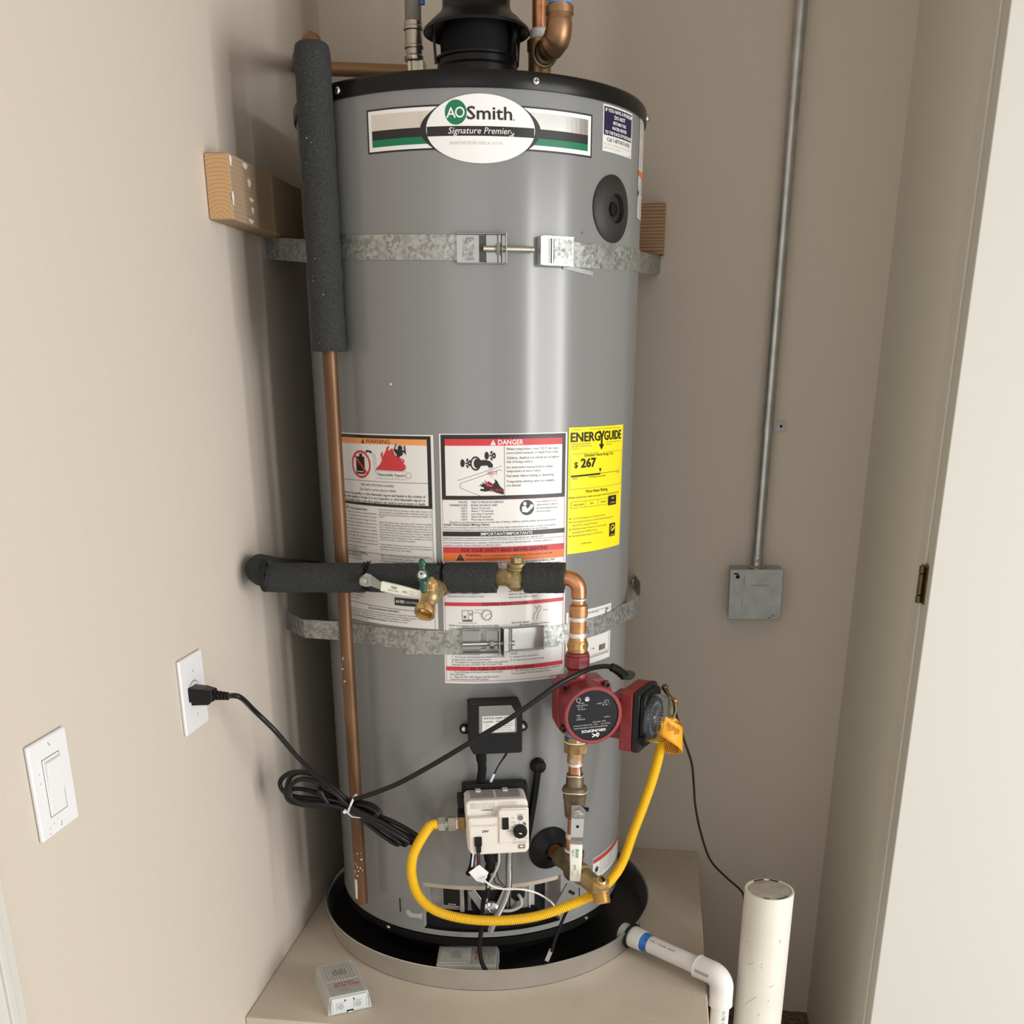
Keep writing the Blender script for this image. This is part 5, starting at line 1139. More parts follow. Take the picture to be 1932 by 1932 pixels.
b = MB().lathe([(.0150, .104), (.0190, .1065), (.0190, .118), (.0160, .121), (.0160, .150), (.0140, .156), (.0140, .172)], BRASS, Md, n=24); b.hexa(.0185, .1075, .1175, BRASS, Md, n=8)
E_ = Md @ Vector((0, 0, .172)); b.ball(E_, .0155, BRASS); b.build('body', dv)
fc = (CAM-E_).normalized(); fc = (fc*.75+Vector((.10, .15, .75))).normalized()
cp = MB().hexa(.0150, .010, .022, BRASSB, zframe(E_, fc), n=6, rot=20); cp.lathe([(.0080, .022), (.0080, .026), (.0065, .0275), (.0001, .0275)], BRASSB, zframe(E_, fc), n=24, cap=False)
cpo = cp.build('packing_nut', dv)
MB().prism([(.0055*math.cos(a), .0055*math.sin(a)) for a in [math.radians(-90+15*i) for i in range(13)]], .0275, .0278, BLACKM, zframe(E_, fc) @ Matrix.Rotation(.3, 4, 'Z'), plane='xy').build('stem_slot', cpo, smooth=0)
dd = Vector((.22, -.42, -.86)).normalized()
sp = MB(); Ms = zframe(E_-dd*.006, dd); prof = [(.0110, 0), (.0115, .012)]
for i in range(6): prof += [(.0148, .0130+i*.0026), (.0134, .0143+i*.0026)]
prof += [(.0140, .0290), (.0125, .0300), (.0105, .0300), (.0100, .018), (.0001, .016)]
sp.lathe(prof, BRASSB, Ms, n=28, cap=False); sp.build('threaded_spout', dv, smooth=30)

# ================================================================== fittings on the insulated line
cv = thing('check_valve', (.104, vy, 1.07), 'brass swing check valve between two foam sleeves of the horizontal pipe', 'valve')
cx_ = .1130; Mx = zframe((cx_-.0225, vy, HZ(cx_)), (1, 0, .02))
b = MB().lathe([(.0125, -.010), (.0135, -.008), (.0135, .006), (.0150, .009), (.0172, .015), (.0178, .022), (.0172, .030), (.0140, .036), (.0125, .038), (.0125, .046)], BRASS, Mx, n=28)
b.lathe([(.0175, -.012), (.0178, -.002), (.0162, .006), (.0156, .011), (.0166, .0135)], BRASS, T((cx_+.001, vy, HZ(cx_))), n=28); b.ball((cx_, vy, HZ(cx_)-.006), .0175, BRASS, sc=(1, 1, .9)); b.build('body', cv)
MB().lathe([(.0160, .0120), (.0170, .0130), (.0170, .0155), (.0156, .0170), (.0160, .0180), (.0160, .0225), (.0130, .0240)], BRASS, T((cx_+.001, vy, HZ(cx_))), n=30).build('bonnet', cv)
MB().hexa(.0108, .0230, .0330, BRASS, T((cx_+.001, vy, HZ(cx_))), rot=18).build('hex_cap', cv)
MB().hexa(.0052, 0, .0050, BRASS, zframe((cx_-.0085, vy-.0155, HZ(cx_)+.006), (-.25, -1, 0)), rot=0).build('hinge_pin', cv)

hb_ = thing('hose_bib', (-.02, vy-.03, 1.03), 'brass hose bib with dark green tee handle on the foam-wrapped pipe', 'tap')
P0 = at(836, 1104, -.303); P1 = at(819, 1113, -.332); P2 = at(803, 1151, -.362)
b = MB().tube(smoothpath([P0, P1, at(812, 1126, -.346), P2], 8), [.0130]*6+[.0152]*6+[.0150]*6+[.0128]*7, BRASS, n=22); b.ball(P1, .0158, BRASS); b.tube([P0+Vector((.002, .003, 0)), P0+Vector((-.003, -.004, -.001))], .0160, BROWNB, n=22); b.build('body', hb_, smooth=60)
ax_ = (P2-at(812, 1128, -.346)).normalized(); ax_ = (ax_*.8+Vector((-.06, -.62, -.45))).normalized(); Mo = zframe(P2+ax_*-.004, ax_)
MB().lathe([(.0125, -.004), (.0160, 0), (.0166, .003), (.0166, .010), (.0160, .0125), (.0140, .0128), (.0122, .0120), (.0118, .002), (.0001, .001)], BRASSB, Mo, n=36, cap=False).build('spout_collar', hb_, smooth=35)
MB().lathe([(.0095, .0012), (.0085, .004), (.0045, .0055), (.0001, .0060)], BRASSB, Mo, n=24, cap=False).build('spout_seat', hb_)
HC = at(797.5, 1086, -.392); dS = (HC-P1).normalized(); Mb = zframe(P1, dS); LL = (HC-P1).length
bn = MB().lathe([(.0125, .006), (.0130, .018), (.0118, .021)], BRASS, Mb, n=24); bn.hexa(.0128, .0205, .0300, BRASSB, Mb, rot=10); bn.lathe([(.0085, .030), (.0080, .036), (.0045, .037), (.0040, LL-.004)], BRASSB, Mb, n=20); bn.build('bonnet', hb_)
ha = MB(); hu = (at(796, 1064, -.390)-at(799, 1112, -.394)).normalized()
ha.tube(smoothpath([HC+hu*.0205, HC+hu*.014, HC+hu*.007, HC, HC-hu*.007, HC-hu*.0145, HC-hu*.0215], 4), [.0048, .0058, .0060, .0058, .0052, .0046, .0045, .0048, .0060, .0070, .0080, .0086, .0086, .0086, .0078, .0070, .0062, .0054, .0050, .0050, .0054, .0060, .0062, .0058, .0046], GREENH, n=16, flat=.72)
ha.lathe([(.0090, -.010), (.0098, -.004), (.0090, .002)], GREENH, zframe(HC, dS), n=22); ha.ball(HC+hu*.0208, .0048, GREENH, n=12); ha.ball(HC-hu*.0218, .0050, GREENH, n=12); hao = ha.build('handle', hb_, smooth=60)
ms = MB().lathe([(.0068, .0035), (.0068, .0055), (.005, .0075), (.0001, .0082)], CHROME, zframe(HC, dS), n=20, cap=False); ms.box((0, 0, .0079), (.0042, .0012, .0008), BLACKM, zframe(HC, dS)).box((0, 0, .0079), (.0012, .0042, .0008), BLACKM, zframe(HC, dS)); ms.build('screw', hao)

b2_ = thing('ball_valve', (-.127, vy-.03, 1.07), 'ball valve on the foam-wrapped pipe, its cream lever pointing right beneath', 'valve')
PV = at(687, 1096, -.336)
MB().lathe([(.0088, -.030), (.0088, -.002), (.0070, .000)], BRONZE, zframe(PV, (0, -1, 0)), n=20).build('stem', b2_)
def PL(u, v, y=-.336): return at(u, v, y)
hp = MB(); poly = [(679, 1091), (691, 1081), (700, 1084), (702, 1105), (690, 1107), (680, 1103)]
q = [PL(*k_) for k_ in poly]; hp.add(q+[k_+Vector((0, -.0022, 0)) for k_ in q], [tuple(range(6)), tuple(reversed(range(6, 12)))]+[(i, (i+1) % 6, (i+1) % 6+6, i+6) for i in range(6)], GALVP)
def quad(mb_, pts, th, m):
    q_ = [Vector(k_) for k_ in pts]; mb_.add(q_+[k_+Vector((0, -th, 0)) for k_ in q_], [(0, 1, 2, 3), (7, 6, 5, 4), (0, 4, 5, 1), (1, 5, 6, 2), (2, 6, 7, 3), (3, 7, 4, 0)], m)
quad(hp, [PL(700, 1084), PL(702, 1106), PL(716, 1111, -.342), PL(716, 1096, -.342)], .0022, GALVP)
quad(hp, [PL(716, 1096, -.342), PL(716, 1111, -.342), PL(724, 1113, -.344), PL(724, 1098, -.344)], .0022, GALVP)
hp.build('lever', b2_, smooth=0)
gp = MB(); A0, A1 = PL(720, 1105.5, -.345), PL(806, 1124.5, -.348); dirg = (A1-A0).normalized()
stn = [(0, .0077), (.02, .0079), (.35, .0078), (.62, .0070), (.78, .0062), (.90, .0078), (.97, .0074), (1, .0050)]; vs, fs = [], []
upv = Vector((0, 0, 1)); upv = (upv-dirg*upv.dot(dirg)).normalized(); outv = dirg.cross(upv)
for t, w_ in stn:
    for i in range(16):
        a = 2*math.pi*i/16; c1, s1 = math.cos(a), math.sin(a); vs.append(A0.lerp(A1, t)+upv*w_*math.copysign(abs(c1)**.4, c1)+outv*.0036*math.copysign(abs(s1)**.4, s1))
for j in range(len(stn)-1):
    for i in range(16): fs.append((j*16+i, j*16+(i+1) % 16, (j+1)*16+(i+1) % 16, (j+1)*16+i))
fs += [tuple(range(16)), tuple(range(112, 128))]
go = gp.add(vs, fs, CREAM).build('grip', b2_, smooth=50, label='cream vinyl grip')
sgn = -1 if outv.y > 0 else 1
p = Print(lambda a, b_, d: A0+dirg*a+upv*b_+outv*sgn*(.0037+d))
p.text(.0170, .0004, 'FNW', .0040, mat('green_ink', (.0, .20, .08), .5), w=.0090, bold=.02, d=.0004); p.text(.0125, -.0036, 'figure X-410', .0026, MATS['green_ink'], w=.0165, d=.0004); p.text(.0350, -.0022, '(NSF)', .0036, INKG, w=.0080, d=.0004); p.text(.0460, .0012, '600 WOG', .0015, INKG, w=.008, d=.0004); p.text(.0460, -.0030, '150 WSP', .0015, INKG, w=.008, d=.0004)
PRINTS.append((p, 'print', go))
nu = MB().hexa(.0068, 0, .0050, CHROMED, zframe(PV+Vector((0, -.002, 0)), (0, -1, 0)), rot=20); nu.lathe([(.0040, .005), (.0040, .0075), (.0026, .0077), (.0024, .0058), (.0001, .0058)], STEEL, zframe(PV+Vector((0, -.002, 0)), (0, -1, 0)), n=16, cap=False); nu.build('nut', b2_)

# ================================================================== circulator pump
pp = thing('circulator_pump', (vx, vy, .84), 'dark red circulator pump with black nameplate and clear-domed timer', 'pump')
zp = .8830; az = 20.0; Fm = fframe((vx+.0085, vy, zp), az)
vo = MB().lathe([(.0150, .8300), (.0180, .8360), (.0200, .845), (.0185, .925), (.0150, .936), (.0148, .9415)], REDP, T((vx, vy, 0)), n=30); vo.build('volute', pp)
MB().hexa(.0200, .9440, .9645, REDP, T((vx, vy, 0)), n=8, rot=12).lathe([(.0155, .9400), (.0195, .9440)], REDP, T((vx, vy, 0)), n=28).lathe([(.0195, .9645), (.0175, .9690)], REDP, T((vx, vy, 0)), n=28).build('flange_nut', pp)
ch = .020; h_ = .0455
octo = [(-h_, -h_+ch), (-h_+ch*.5, -h_), (h_-ch*.5, -h_), (h_, -h_+ch), (h_, h_-ch*.8), (h_-ch*.8, h_), (-h_+ch*.5, h_+.001), (-h_-.001, h_-ch*.6)]
MB().prism(octo, .020, -.016, REDP, Fm).build('flange', pp, smooth=30, bevel=.003)
X90 = Matrix.Rotation(math.radians(90), 4, 'X')
ml = .066
mo = MB().lathe([(.0445, .010), (.0448, .020), (.0450, ml-.006), (.0475, ml-.004), (.0478, ml), (.0462, ml+.0022), (.0415, ml+.0022), (.0412, ml-.001), (.0001, ml-.001)], REDP, Fm @ X90, n=56, cap=False); mo.build('motor_housing', pp, smooth=40)
for sx, sz in ((-1, 1), (1, 1), (-1, -1), (1, -1)):
    g = MB().lathe([(.0058, 0), (.0058, .010), (.0032, .0105), (.0030, .006), (.0001, .006)], mat('dark_red_bolt', (.07, .012, .012), .5), Fm @ T((sx*.0355, -.014, sz*.0355)) @ X90, n=16, cap=False); g.build('bolt', pp)
npl = MB().lathe([(.0412, ml-.0008), (.0412, ml-.0002), (.0001, ml+.0000)], mat('nameplate_black', (.008, .009, .012), .5, spec=.25), Fm @ X90, n=56, cap=False).build('nameplate', pp, smooth=30)
Fn = Fm @ T((0, -ml-.0002, 0)) @ Matrix.Rotation(math.radians(178), 4, 'Y')
p = Print(flat(Fn)); W1 = mat('plate_print', (.62, .63, .63), .5)
p.text(-.0005, .0235, 'GRUNDFOS', .0044, WHITEP, w=.0400, al='c', bold=.025, d=.0003)
for a in (35, 145): p.line([(-.0030-.0060*math.cos(math.radians(a)), .0335-.0050*math.sin(math.radians(a))), (-.0030+.0060*math.cos(math.radians(a)), .0335+.0050*math.sin(math.radians(a)))], .0017, WHITEP, .0003)
p.ring(-.0070, .0325, .0016, .0030, WHITEP, .0003, n=14)
for t_, x, y, w_ in (('GRUNDFOS PUMPS CORPORATION', .004, .0185, .055), ('Clovis CA     USA  Thermally protected', .002, .0145, .060), ('Type  UP15-42F', -.010, .0105, .022), ('3 speed', -.023, .004, .012), ('P/N 59896155', .0205, .004, .014), ('115V', .023, .0005, .010), ('60Hz', .024, -.003, .010)):
    p.text(x, y, t_, .0021, W1, w=w_, al='c', d=.0003)
for t_, x, y, w_ in (('1.8 PSI 145', .018, -.0125, .020), ('TF 110', .021, -.0158, .018), ('P1 85W 0.74A', .018, -.0190, .022), ('Class H', .019, -.0225, .016), ('1/25HP', -.0105, -.0195, .012), ('I    60  85', -.0215, -.0165, .013), ('II   0.58', -.0215, -.0200, .013), ('III  85', -.0220, -.0235, .013)):
    p.text(x, y, t_, .0020, W1, w=w_, al='c', d=.0003)
p.ring(.0235, -.0270, .0030, .0036, W1, .0003, n=16); p.ring(.0095, -.0275, .0030, .0038, W1, .0003, n=16); p.poly([(.0060, -.0245), (.0130, -.0245), (.0095, -.0310)], W1, .0003, False)
PRINTS.append((p, 'print', npl))
# terminal box: red tray, black timer housing, clear dome
azb = 71.0; Pb = at(1197, 1351, -.292); Fb = fframe(Pb, azb)     # -Y of Fb points out through the dial
side = [(-.060, .0400), (-.052, .0475), (.030, .0480), (.040, .0400), (.040, -.0440), (.034, -.0535), (-.030, -.0540), (-.060, -.028)]
side = [(-x, z) for x, z in side]
# in Fb, +X runs away from the camera, so mirror the outline
def shift(poly, d): return [(a+d, b) for a, b in poly]
box = [(.062, .0400), (.054, .0480), (-.020, .0480), (-.0275, .0440), (-.0275, -.0480), (-.0240, -.0545), (.030, -.0545), (.062, -.030)]
MB().prism(box, .016, -.0060, REDP, Fb).build('terminal_box', pp, smooth=30, bevel=.0025)
MB().prism([(-.012, .030), (.050, .030), (.040, -.030), (-.012, -.040)], .045, .012, REDP, Fb).build('box_neck', pp, smooth=30, bevel=.003)
MB().prism(box, -.0068, -.0170, mat('charcoal_plastic', (.015, .016, .018), .5, spec=.3), Fb).build('timer_housing', pp, smooth=30, bevel=.0015)
MB().prism([(.052, .036), (.044, .044), (-.016, .044), (-.0235, .034), (-.0235, -.026), (-.010, -.0460), (.030, -.0460), (.052, -.026)], -.0165, -.0268, BLACK, Fb).build('timer_cover', pp, smooth=30, bevel=.003)
DC = T((.0065, 0, -.0005))
dl_ = MB().lathe([(.0335, .0262), (.0340, .0315), (.0315, .0340), (.0001, .0340)], DIALB, Fb @ DC @ X90, n=48, cap=False); dlo = dl_.build('dial', pp)
MB().lathe([(.0190, .0340), (.0190, .0352), (.0001, .0352)], mat('dial_center', (.06, .065, .07), .4), Fb @ DC @ X90, n=36, cap=False).build('dial_face', dlo)
tk = MB()
for i in range(48):
    M_ = Fb @ DC @ X90 @ Matrix.Rotation(math.radians(7.5*i), 4, 'Z'); tk.box((.0325, 0, .0330), (.0035, .0024, .006), DIALB, M_)
    if i % 2 == 0: tk.box((.0255, 0, .0343), (.0050, .0008, .0004), mat('dial_tick', (.45, .52, .58), .5), M_)
M_ = Fb @ DC @ X90 @ T((0, 0, -.0088))
tk.box((.002, .002, .0443), (.022, .0012, .0006), MATS['dial_tick'], M_ @ Matrix.Rotation(.9, 4, 'Z')).box((-.006, -.004, .0443), (.010, .0010, .0006), MATS['dial_tick'], M_ @ Matrix.Rotation(.9, 4, 'Z')).box((-.009, .004, .0443), (.0040, .0030, .0008), WHITEP, M_)
tko = tk.build('dial_marks', dlo, smooth=0)
cvr = MB().lathe([(.0392, .0262), (.0398, .0275), (.0396, .046), (.0375, .0505), (.0330, .0525), (.0001, .0535), (.0001, .0522), (.0325, .0512), (.0365, .0495), (.0384, .0455), (.0384, .0262)], CLEAR, Fb @ DC @ X90, n=56, cap=False); cvr.build('clear_dome', pp, smooth=40)
MB().box((-.0285, -.0255, -.030), (.006, .010, .012), BLACKM, Fb).build('latch', pp, smooth=0, bevel=.001)
# cable gland and strain relief on the box top
GL = at(1184, 1275, -.262)
MB().prism([(.013*math.cos(a), .0085*math.sin(a)) for a in [2*math.pi*i/20 for i in range(20)]], .0, .004, mat('gland_rubber', (.03, .031, .03), .6), zframe(GL, (.28, -.55, .75)), plane='xy').build('gland_plate', pp, bevel=.0008)

# ================================================================== power cord
pc_ = thing('power_cord', (-.20, -.33, .70), 'black power cord from the wall outlet, tied in a coil, to the red pump', 'power cord')
PX = atx(363, 1308, XL+.006)
axp = (atx(425, 1313, XL+.058)-PX).normalized()
Mp = zframe(PX+Vector((0, 0, 0)), axp)
def secbox(mb_, z0, z1, a0, b0, a1, b1, m, M, dx0=0, dx1=0):
    vs = [(-a0+dx0, -b0, z0), (a0+dx0, -b0, z0), (a0+dx0, b0, z0), (-a0+dx0, b0, z0), (-a1+dx1, -b1, z1), (a1+dx1, -b1, z1), (a1+dx1, b1, z1), (-a1+dx1, b1, z1)]
    mb_.add(vs, [(3, 2, 1, 0), (4, 5, 6, 7), (0, 1, 5, 4), (1, 2, 6, 5), (2, 3, 7, 6), (3, 0, 4, 7)], m, M)
pg = MB(); secbox(pg, -.004, .020, .0135, .0110, .0130, .0105, BLACK, Mp); secbox(pg, .020, .036, .0130, .0105, .0095, .0085, BLACK, Mp)
pg.build('plug', pc_, smooth=0, bevel=.002)
pg = MB(); secbox(pg, -.003, .026, .0065, .0050, .0045, .0025, BLACK, Mp @ T((0, -.0128, 0))); pg.build('ground_lug', pc_, smooth=0, bevel=.0015)
rb = MB()
for i in range(4): rb.lathe([(.0072-i*.0004, .0365+i*.0055), (.0072-i*.0004, .0400+i*.0055)], BLACK, Mp, n=16)
rb.lathe([(.0052, .034), (.0048, .058)], BLACK, Mp, n=16); rb.build('strain_relief', pc_)
E0 = PX+axp*.055
TI = at(664, 1520, -.312)
wire_a = [E0, PX+axp*.075, at(480, 1341, -.455), at(520, 1380, -.435), at(560, 1427, -.405), at(600, 1466, -.365), at(632, 1494, -.335), at(650, 1506, -.325)]
CR = .0041
MB().tube(smoothpath(wire_a, 10), CR, CORD, n=12).build('cable', pc_, smooth=60)
wire_b = [at(622, 1518, -.328), at(645, 1514, -.334), at(668, 1508, -.338), at(685, 1503, -.345), at(720, 1491, -.362), at(760, 1474, -.380), at(830, 1435, -.400), at(900, 1393, -.408), at(960, 1357, -.406), at(1010, 1322, -.398), at(1050, 1293, -.385), at(1085, 1274, -.368), at(1115, 1261, -.340), at(1140, 1257, -.305), at(1153, 1259, -.285)]
MB().tube(smoothpath(wire_b, 8), CR, CORD, n=12).build('cable', pc_, smooth=60)
sr = MB(); q0, q1 = at(1152, 1258, -.286), GL+Vector((-.006, -.002, .001)); q = [q0.lerp(q1, i/18)+Vector((0, 0, .002*math.sin(math.pi*i/18))) for i in range(19)]
sr.tube(q, [.0052+.0030*(i % 4 > 1)*(.6+.4*i/18) for i in range(19)], CORD, n=14); sr.build('strain_relief', pc_, smooth=25)
loops = [
    [(660, 1517), (622, 1482), (585, 1460), (552, 1457), (531, 1470), (530, 1486), (545, 1500), (580, 1506), (620, 1512), (662, 1524), (700, 1534), (745, 1552), (780, 1572), (792, 1582), (784, 1583), (750, 1566), (705, 1540)],
    [(660, 1514), (630, 1487), (600, 1465), (575, 1457), (552, 1462), (543, 1478), (540, 1500), (552, 1514), (590, 1521), (630, 1521), (662, 1530), (690, 1545), (730, 1570), (755, 1590), (765, 1594), (762, 1586), (730, 1562), (690, 1536)],
    [(658, 1520), (632, 1496), (600, 1476), (570, 1470), (552, 1478), (547, 1492), (552, 1506), (575, 1515), (610, 1517), (660, 1528), (700, 1546), (740, 1570), (770, 1588), (776, 1588), (755, 1572), (710, 1546)],
    [(655, 1522), (630, 1506), (612, 1496), (603, 1488), (606, 1480), (618, 1478), (634, 1490), (655, 1508), (680, 1513), (702, 1519), (715, 1530), (716, 1537), (700, 1530), (672, 1520)],
    [(662, 1522), (640, 1512), (605, 1504), (604, 1492), (612, 1506), (622, 1518), (640, 1518), (668, 1518), (695, 1522), (712, 1534), (705, 1540), (680, 1532)],
    [(660, 1526), (620, 1520), (570, 1516), (545, 1508), (541, 1496), (556, 1488), (585, 1492), (625, 1505), (660, 1520), (700, 1540), (745, 1575), (752, 1591), (742, 1590), (700, 1560), (672, 1536)],
]
for k, lp in enumerate(loops):
    yy = -.318-.0058*((k*2) % 5)
    pts = [at(u, v, yy-.010*math.sin(math.pi*min(1, abs(u-660)/130))*(1 if u > 660 else .6)-.003*math.sin(i*1.1+k)) for i, (u, v) in enumerate(lp)]
    MB().tube(smoothpath(pts, 7, True), CR, CORD, n=10, closed=True).build('coil_loop', pc_, smooth=60)
zt = MB(); tieax = (at(680, 1526, -.33)-at(640, 1505, -.33)).normalized(); tx = (at(672, 1498, -.33)-at(658, 1534, -.33)).normalized(); ty = tieax.cross(tx)
TC = at(664.5, 1516, -.331); zt.tube([TC+tx*.0175*math.cos(a)+ty*.0150*math.sin(a) for a in [2*math.pi*i/28 for i in range(28)]], .0022, WHITE, n=8, closed=True, flat=.6)
zt.box((0, 0, 0), (.007, .005, .005), WHITE, zframe(at(651, 1531, -.346), tieax)); zt.tube([at(652, 1531, -.347), at(664, 1541, -.349), at(680, 1543, -.349)], .0016, WHITE, n=8, flat=.5); zt.build('zip_tie', pc_, smooth=50, label='white zip tie')
# thin lead from behind the pump down to the floor
ac = thing('thin_black_lead', at(1330, 1540, -.05), 'thin black wire hanging from behind the pump to the floor behind the white standpipe', 'wire')
MB().tube(smoothpath([at(1272, 1330, -.235), at(1280, 1362, -.220), at(1292, 1400, -.20), at(1305, 1440, -.15), at(1309, 1480, -.10), at(1312, 1520, -.08), at(1322, 1570, -.05), at(1340, 1622, .0), at(1370, 1655, .05), at(1393, 1675, .09), at(1403, 1690, .11), at(1405, 1720, .13), at(1411, 1760, .16), at(1418, 1800, .19), at(1428, 1880, .24), at(1440, 1930, .25)], 8), .0022, mat('thin_wire_black', (.016, .010, .010), .45), n=8).build('wire', ac, smooth=60)

# ================================================================== outlet and switch on the left wall
def wall_plate(loc, wy, hz_, desc, nm, cat):
    t_ = thing(nm, loc, desc, cat); M_ = Matrix.Translation(loc) @ Matrix.Rotation(math.radians(90), 4, 'Z')   # -Y local -> +X world ; +X local -> +Y world
    MB().box((0, -.0028, 0), (wy, .0056, hz_), WHITE, M_).build('plate', t_, smooth=30, bevel=.0028, seg=3)
    return t_, M_
ot, Mo_ = wall_plate(Vector((XL, -.5270, .9475)), .0800, .1130, 'white single-outlet wall plate with the black plug in it', 'wall_outlet', 'outlet')
sk = MB().lathe([(.0178, .0040), (.0178, .0062), (.0172, .0070), (.0001, .0070)], WHITE, Mo_ @ X90, n=40, cap=False); sk.lathe([(.0188, .0052), (.0188, .0060), (.0177, .0060)], mat('gap_grey', (.12, .12, .12), .7), Mo_ @ X90, n=40, cap=False); sk.build('socket', ot)
def pscrew(M_, z, parent, rot):
    s = MB().lathe([(.0035, .005), (.0035, .0062), (.0001, .0066)], WHITE, M_ @ T((0, 0, z)) @ X90, n=18, cap=False); s.box((0, 0, .0064), (.0055, .0009, .0005), mat('slot_grey', (.16, .16, .16), .7), M_ @ T((0, 0, z)) @ X90 @ Matrix.Rotation(rot, 4, 'Z')); s.build('screw', parent)
pscrew(Mo_, .0330, ot, -.7); pscrew(Mo_, -.0335, ot, .7)
sw, Msw = wall_plate(Vector((XL, -.9120, .9515)), .0790, .1140, 'white rocker light switch plate, leftmost on the left wall', 'light_switch', 'switch')
fr = MB().box((0, -.0056, 0), (.0345, .0012, .0680), WHITE, Msw); fr.frm = 1
g_ = MB()
for a in (-1, 1): g_.box((a*.0175, -.0058, 0), (.0006, .0006, .0690), MATS['slot_grey'], Msw); g_.box((0, -.0058, a*.0343), (.0350, .0006, .0006), MATS['slot_grey'], Msw)
g_.build('gap', sw, smooth=0); fr.build('bezel', sw, smooth=0, bevel=.0008)
rk = MB(); rk.prism([(-.0058, .0310), (-.0105, .0305), (-.0065, -.0310), (-.0050, -.0310)], -.0150, .0150, WHITE, Msw @ Matrix(((0, 0, 0, 0),)*0) if False else Msw @ Matrix(((0, 1, 0, 0), (1, 0, 0, 0), (0, 0, 1, 0), (0, 0, 0, 1))))
rk.build('rocker', sw, smooth=0, bevel=.0007)
pscrew(Msw, .0480, sw, -.9); pscrew(Msw, -.0480, sw, 1.2)
dt = MB()
for a, z in ((-.022, -.046), (-.013, -.043), (-.005, -.0405), (-.024, -.0515), (-.026, .010), (-.0255, .021)):
    dt.lathe([(.0011, 0), (.0001, .0002)], mat('beige_speck', (.45, .42, .36), .8), Msw @ T((a, -.0057, z)) @ X90, n=8, cap=False)
dt.build('paint_speck', sw, smooth=0)

# ================================================================== conduit and junction box on the back wall
jx = .5385
cn = thing('junction_box', (jx, YB-.02, .905), 'square steel junction box with conduit rising from it on the back wall', 'junction box')
Mj = fframe((jx, YB, .957), 0, -1.2)
MB().box((0, -.0265, 0), (.1060, .053, .1030), EMT, Mj).build('box', cn, smooth=0, bevel=.0025)
MB().box((0, -.0540, -.0005), (.1085, .0030, .1050), GALVP, Mj).build('cover', cn, smooth=0, bevel=.002)
k_ = MB().lathe([(.0040, 0), (.0040, .0004)], BLACKM, Mj @ T((-.0380, -.0556, .0370)) @ X90, n=18); k_.box((-.0415, -.0557, .0430), (.009, .0005, .003), BLACKM, Mj @ T((0, 0, 0))); k_.build('knockout', cn, smooth=0)
k_ = MB().lathe([(.0042, 0), (.0040, .0016), (.0001, .002)], GALVP, Mj @ T((.0390, -.0555, -.0440)) @ X90, n=16, cap=False); k_.box((.0375, -.0577, -.0440), (.0055, .0005, .0012), BLACKM, Mj).box((.031, -.0557, -.0485), (.008, .0004, .0012), BLACKM, Mj); k_.build('screw', cn)
p = Print(flat(Mj @ T((0, -.0557, 0)))); p.text(.0080, .0170, 'JUNCTION BOX', .0046, mat('stamped_ink', (.13, .14, .13), .6), w=.038, al='c', shear=.2, d=.0003)
for x, z0_2, z1_2 in ((-.0245, .020, .040), (-.0265, -.024, -.008)): p.line([(x, z0_2), (x, z1_2)], .0010, MATS['stamped_ink'], .0003)
PRINTS.append((p, 'print', cn))
cyy = YB-.026
MB().lathe([(.0175, 1.006), (.0175, 1.010), (.0130, 1.013), (.0128, 1.034), (.0105, 1.036)], EMT, T((jx, cyy, 0)), n=28).build('connector', cn)
MB().lathe([(.0030, 0), (.0030, .003), (.0001, .004)], GALVP, zframe((jx, cyy-.0125, 1.024), (0, -1, 0)), n=14, cap=False).build('set_screw', cn)
MB().tube([(jx, cyy, 1.03), (jx+.0005, cyy, 1.6), (jx+.001, cyy, TOPZ)], .0118, EMT, n=26).build('conduit', cn, smooth=60)
cl = MB().lathe([(.0128, 1.276), (.0128, 1.299)], EMT, T((jx, cyy, 0)), n=28)
cl.box((jx+.0260, YB-.0015, 1.2875), (.026, .0022, .0200), GALVP).box((jx+.0132, YB-.0130, 1.2875), (.0015, .0250, .0215), GALVP); cl.lathe([(.0026, 0), (.0026, .0012)], BLACKM, zframe((jx+.029, YB-.0025, 1.2875), (0, -1, 0)), n=12); cl.build('pipe_strap', cn)

# ================================================================== white standpipe and PVC drain
sx_, sy_, sr_ = .5555, -.232, .0430
st_ = thing('standpipe', (sx_, sy_, ZF), 'thick white painted pipe standing on the floor, filled with mortar', 'pipe')
MB().lathe([(sr_, ZF), (sr_, .5310), (sr_-.0006, .5325), (sr_-.0045, .5325), (sr_-.0050, .5300)], STANDP, T((sx_, sy_, 0)), n=56).build('pipe', st_, smooth=40)
mt = MB().lathe([(sr_-.0048, .5312), (.030, .5322), (.015, .5318), (.0001, .5322)], MORTAR, T((sx_, sy_, 0)), n=40, cap=False); mt.build('mortar_fill', st_, smooth=60)
cr_ = MB()
for a0_, a1_ in ((-75, -40), (60, 85), (100, 130), (-110, -95)): cr_.tube([Vector((sx_+(sr_-.0050)*math.cos(math.radians(a)), sy_+(sr_-.0050)*math.sin(math.radians(a)), .5326)) for a in range(a0_, a1_+1, 5)], .0010, BLACKM, n=6)
cr_.build('crack', st_, smooth=0)
sc_ = MB()
for a, z, L_, ro in ((-125, .40, .012, 40), (-118, .325, .030, 50), (-60, .45, .008, 80), (-70, .36, .010, 30), (-95, .30, .006, 60), (-140, .44, .006, 20), (-80, .26, .009, 75)):
    pts_ = []
    for i in range(6):
        t = i/5-.5; aa = math.radians(a)+t*L_*math.cos(math.radians(ro))/sr_; pts_.append(Vector((sx_+(sr_+.0002)*math.cos(aa), sy_+(sr_+.0002)*math.sin(aa), z+t*L_*math.sin(math.radians(ro)))))
    sc_.tube(pts_, .0004, mat('scratch_grey', (.35, .33, .29), .7), n=5)
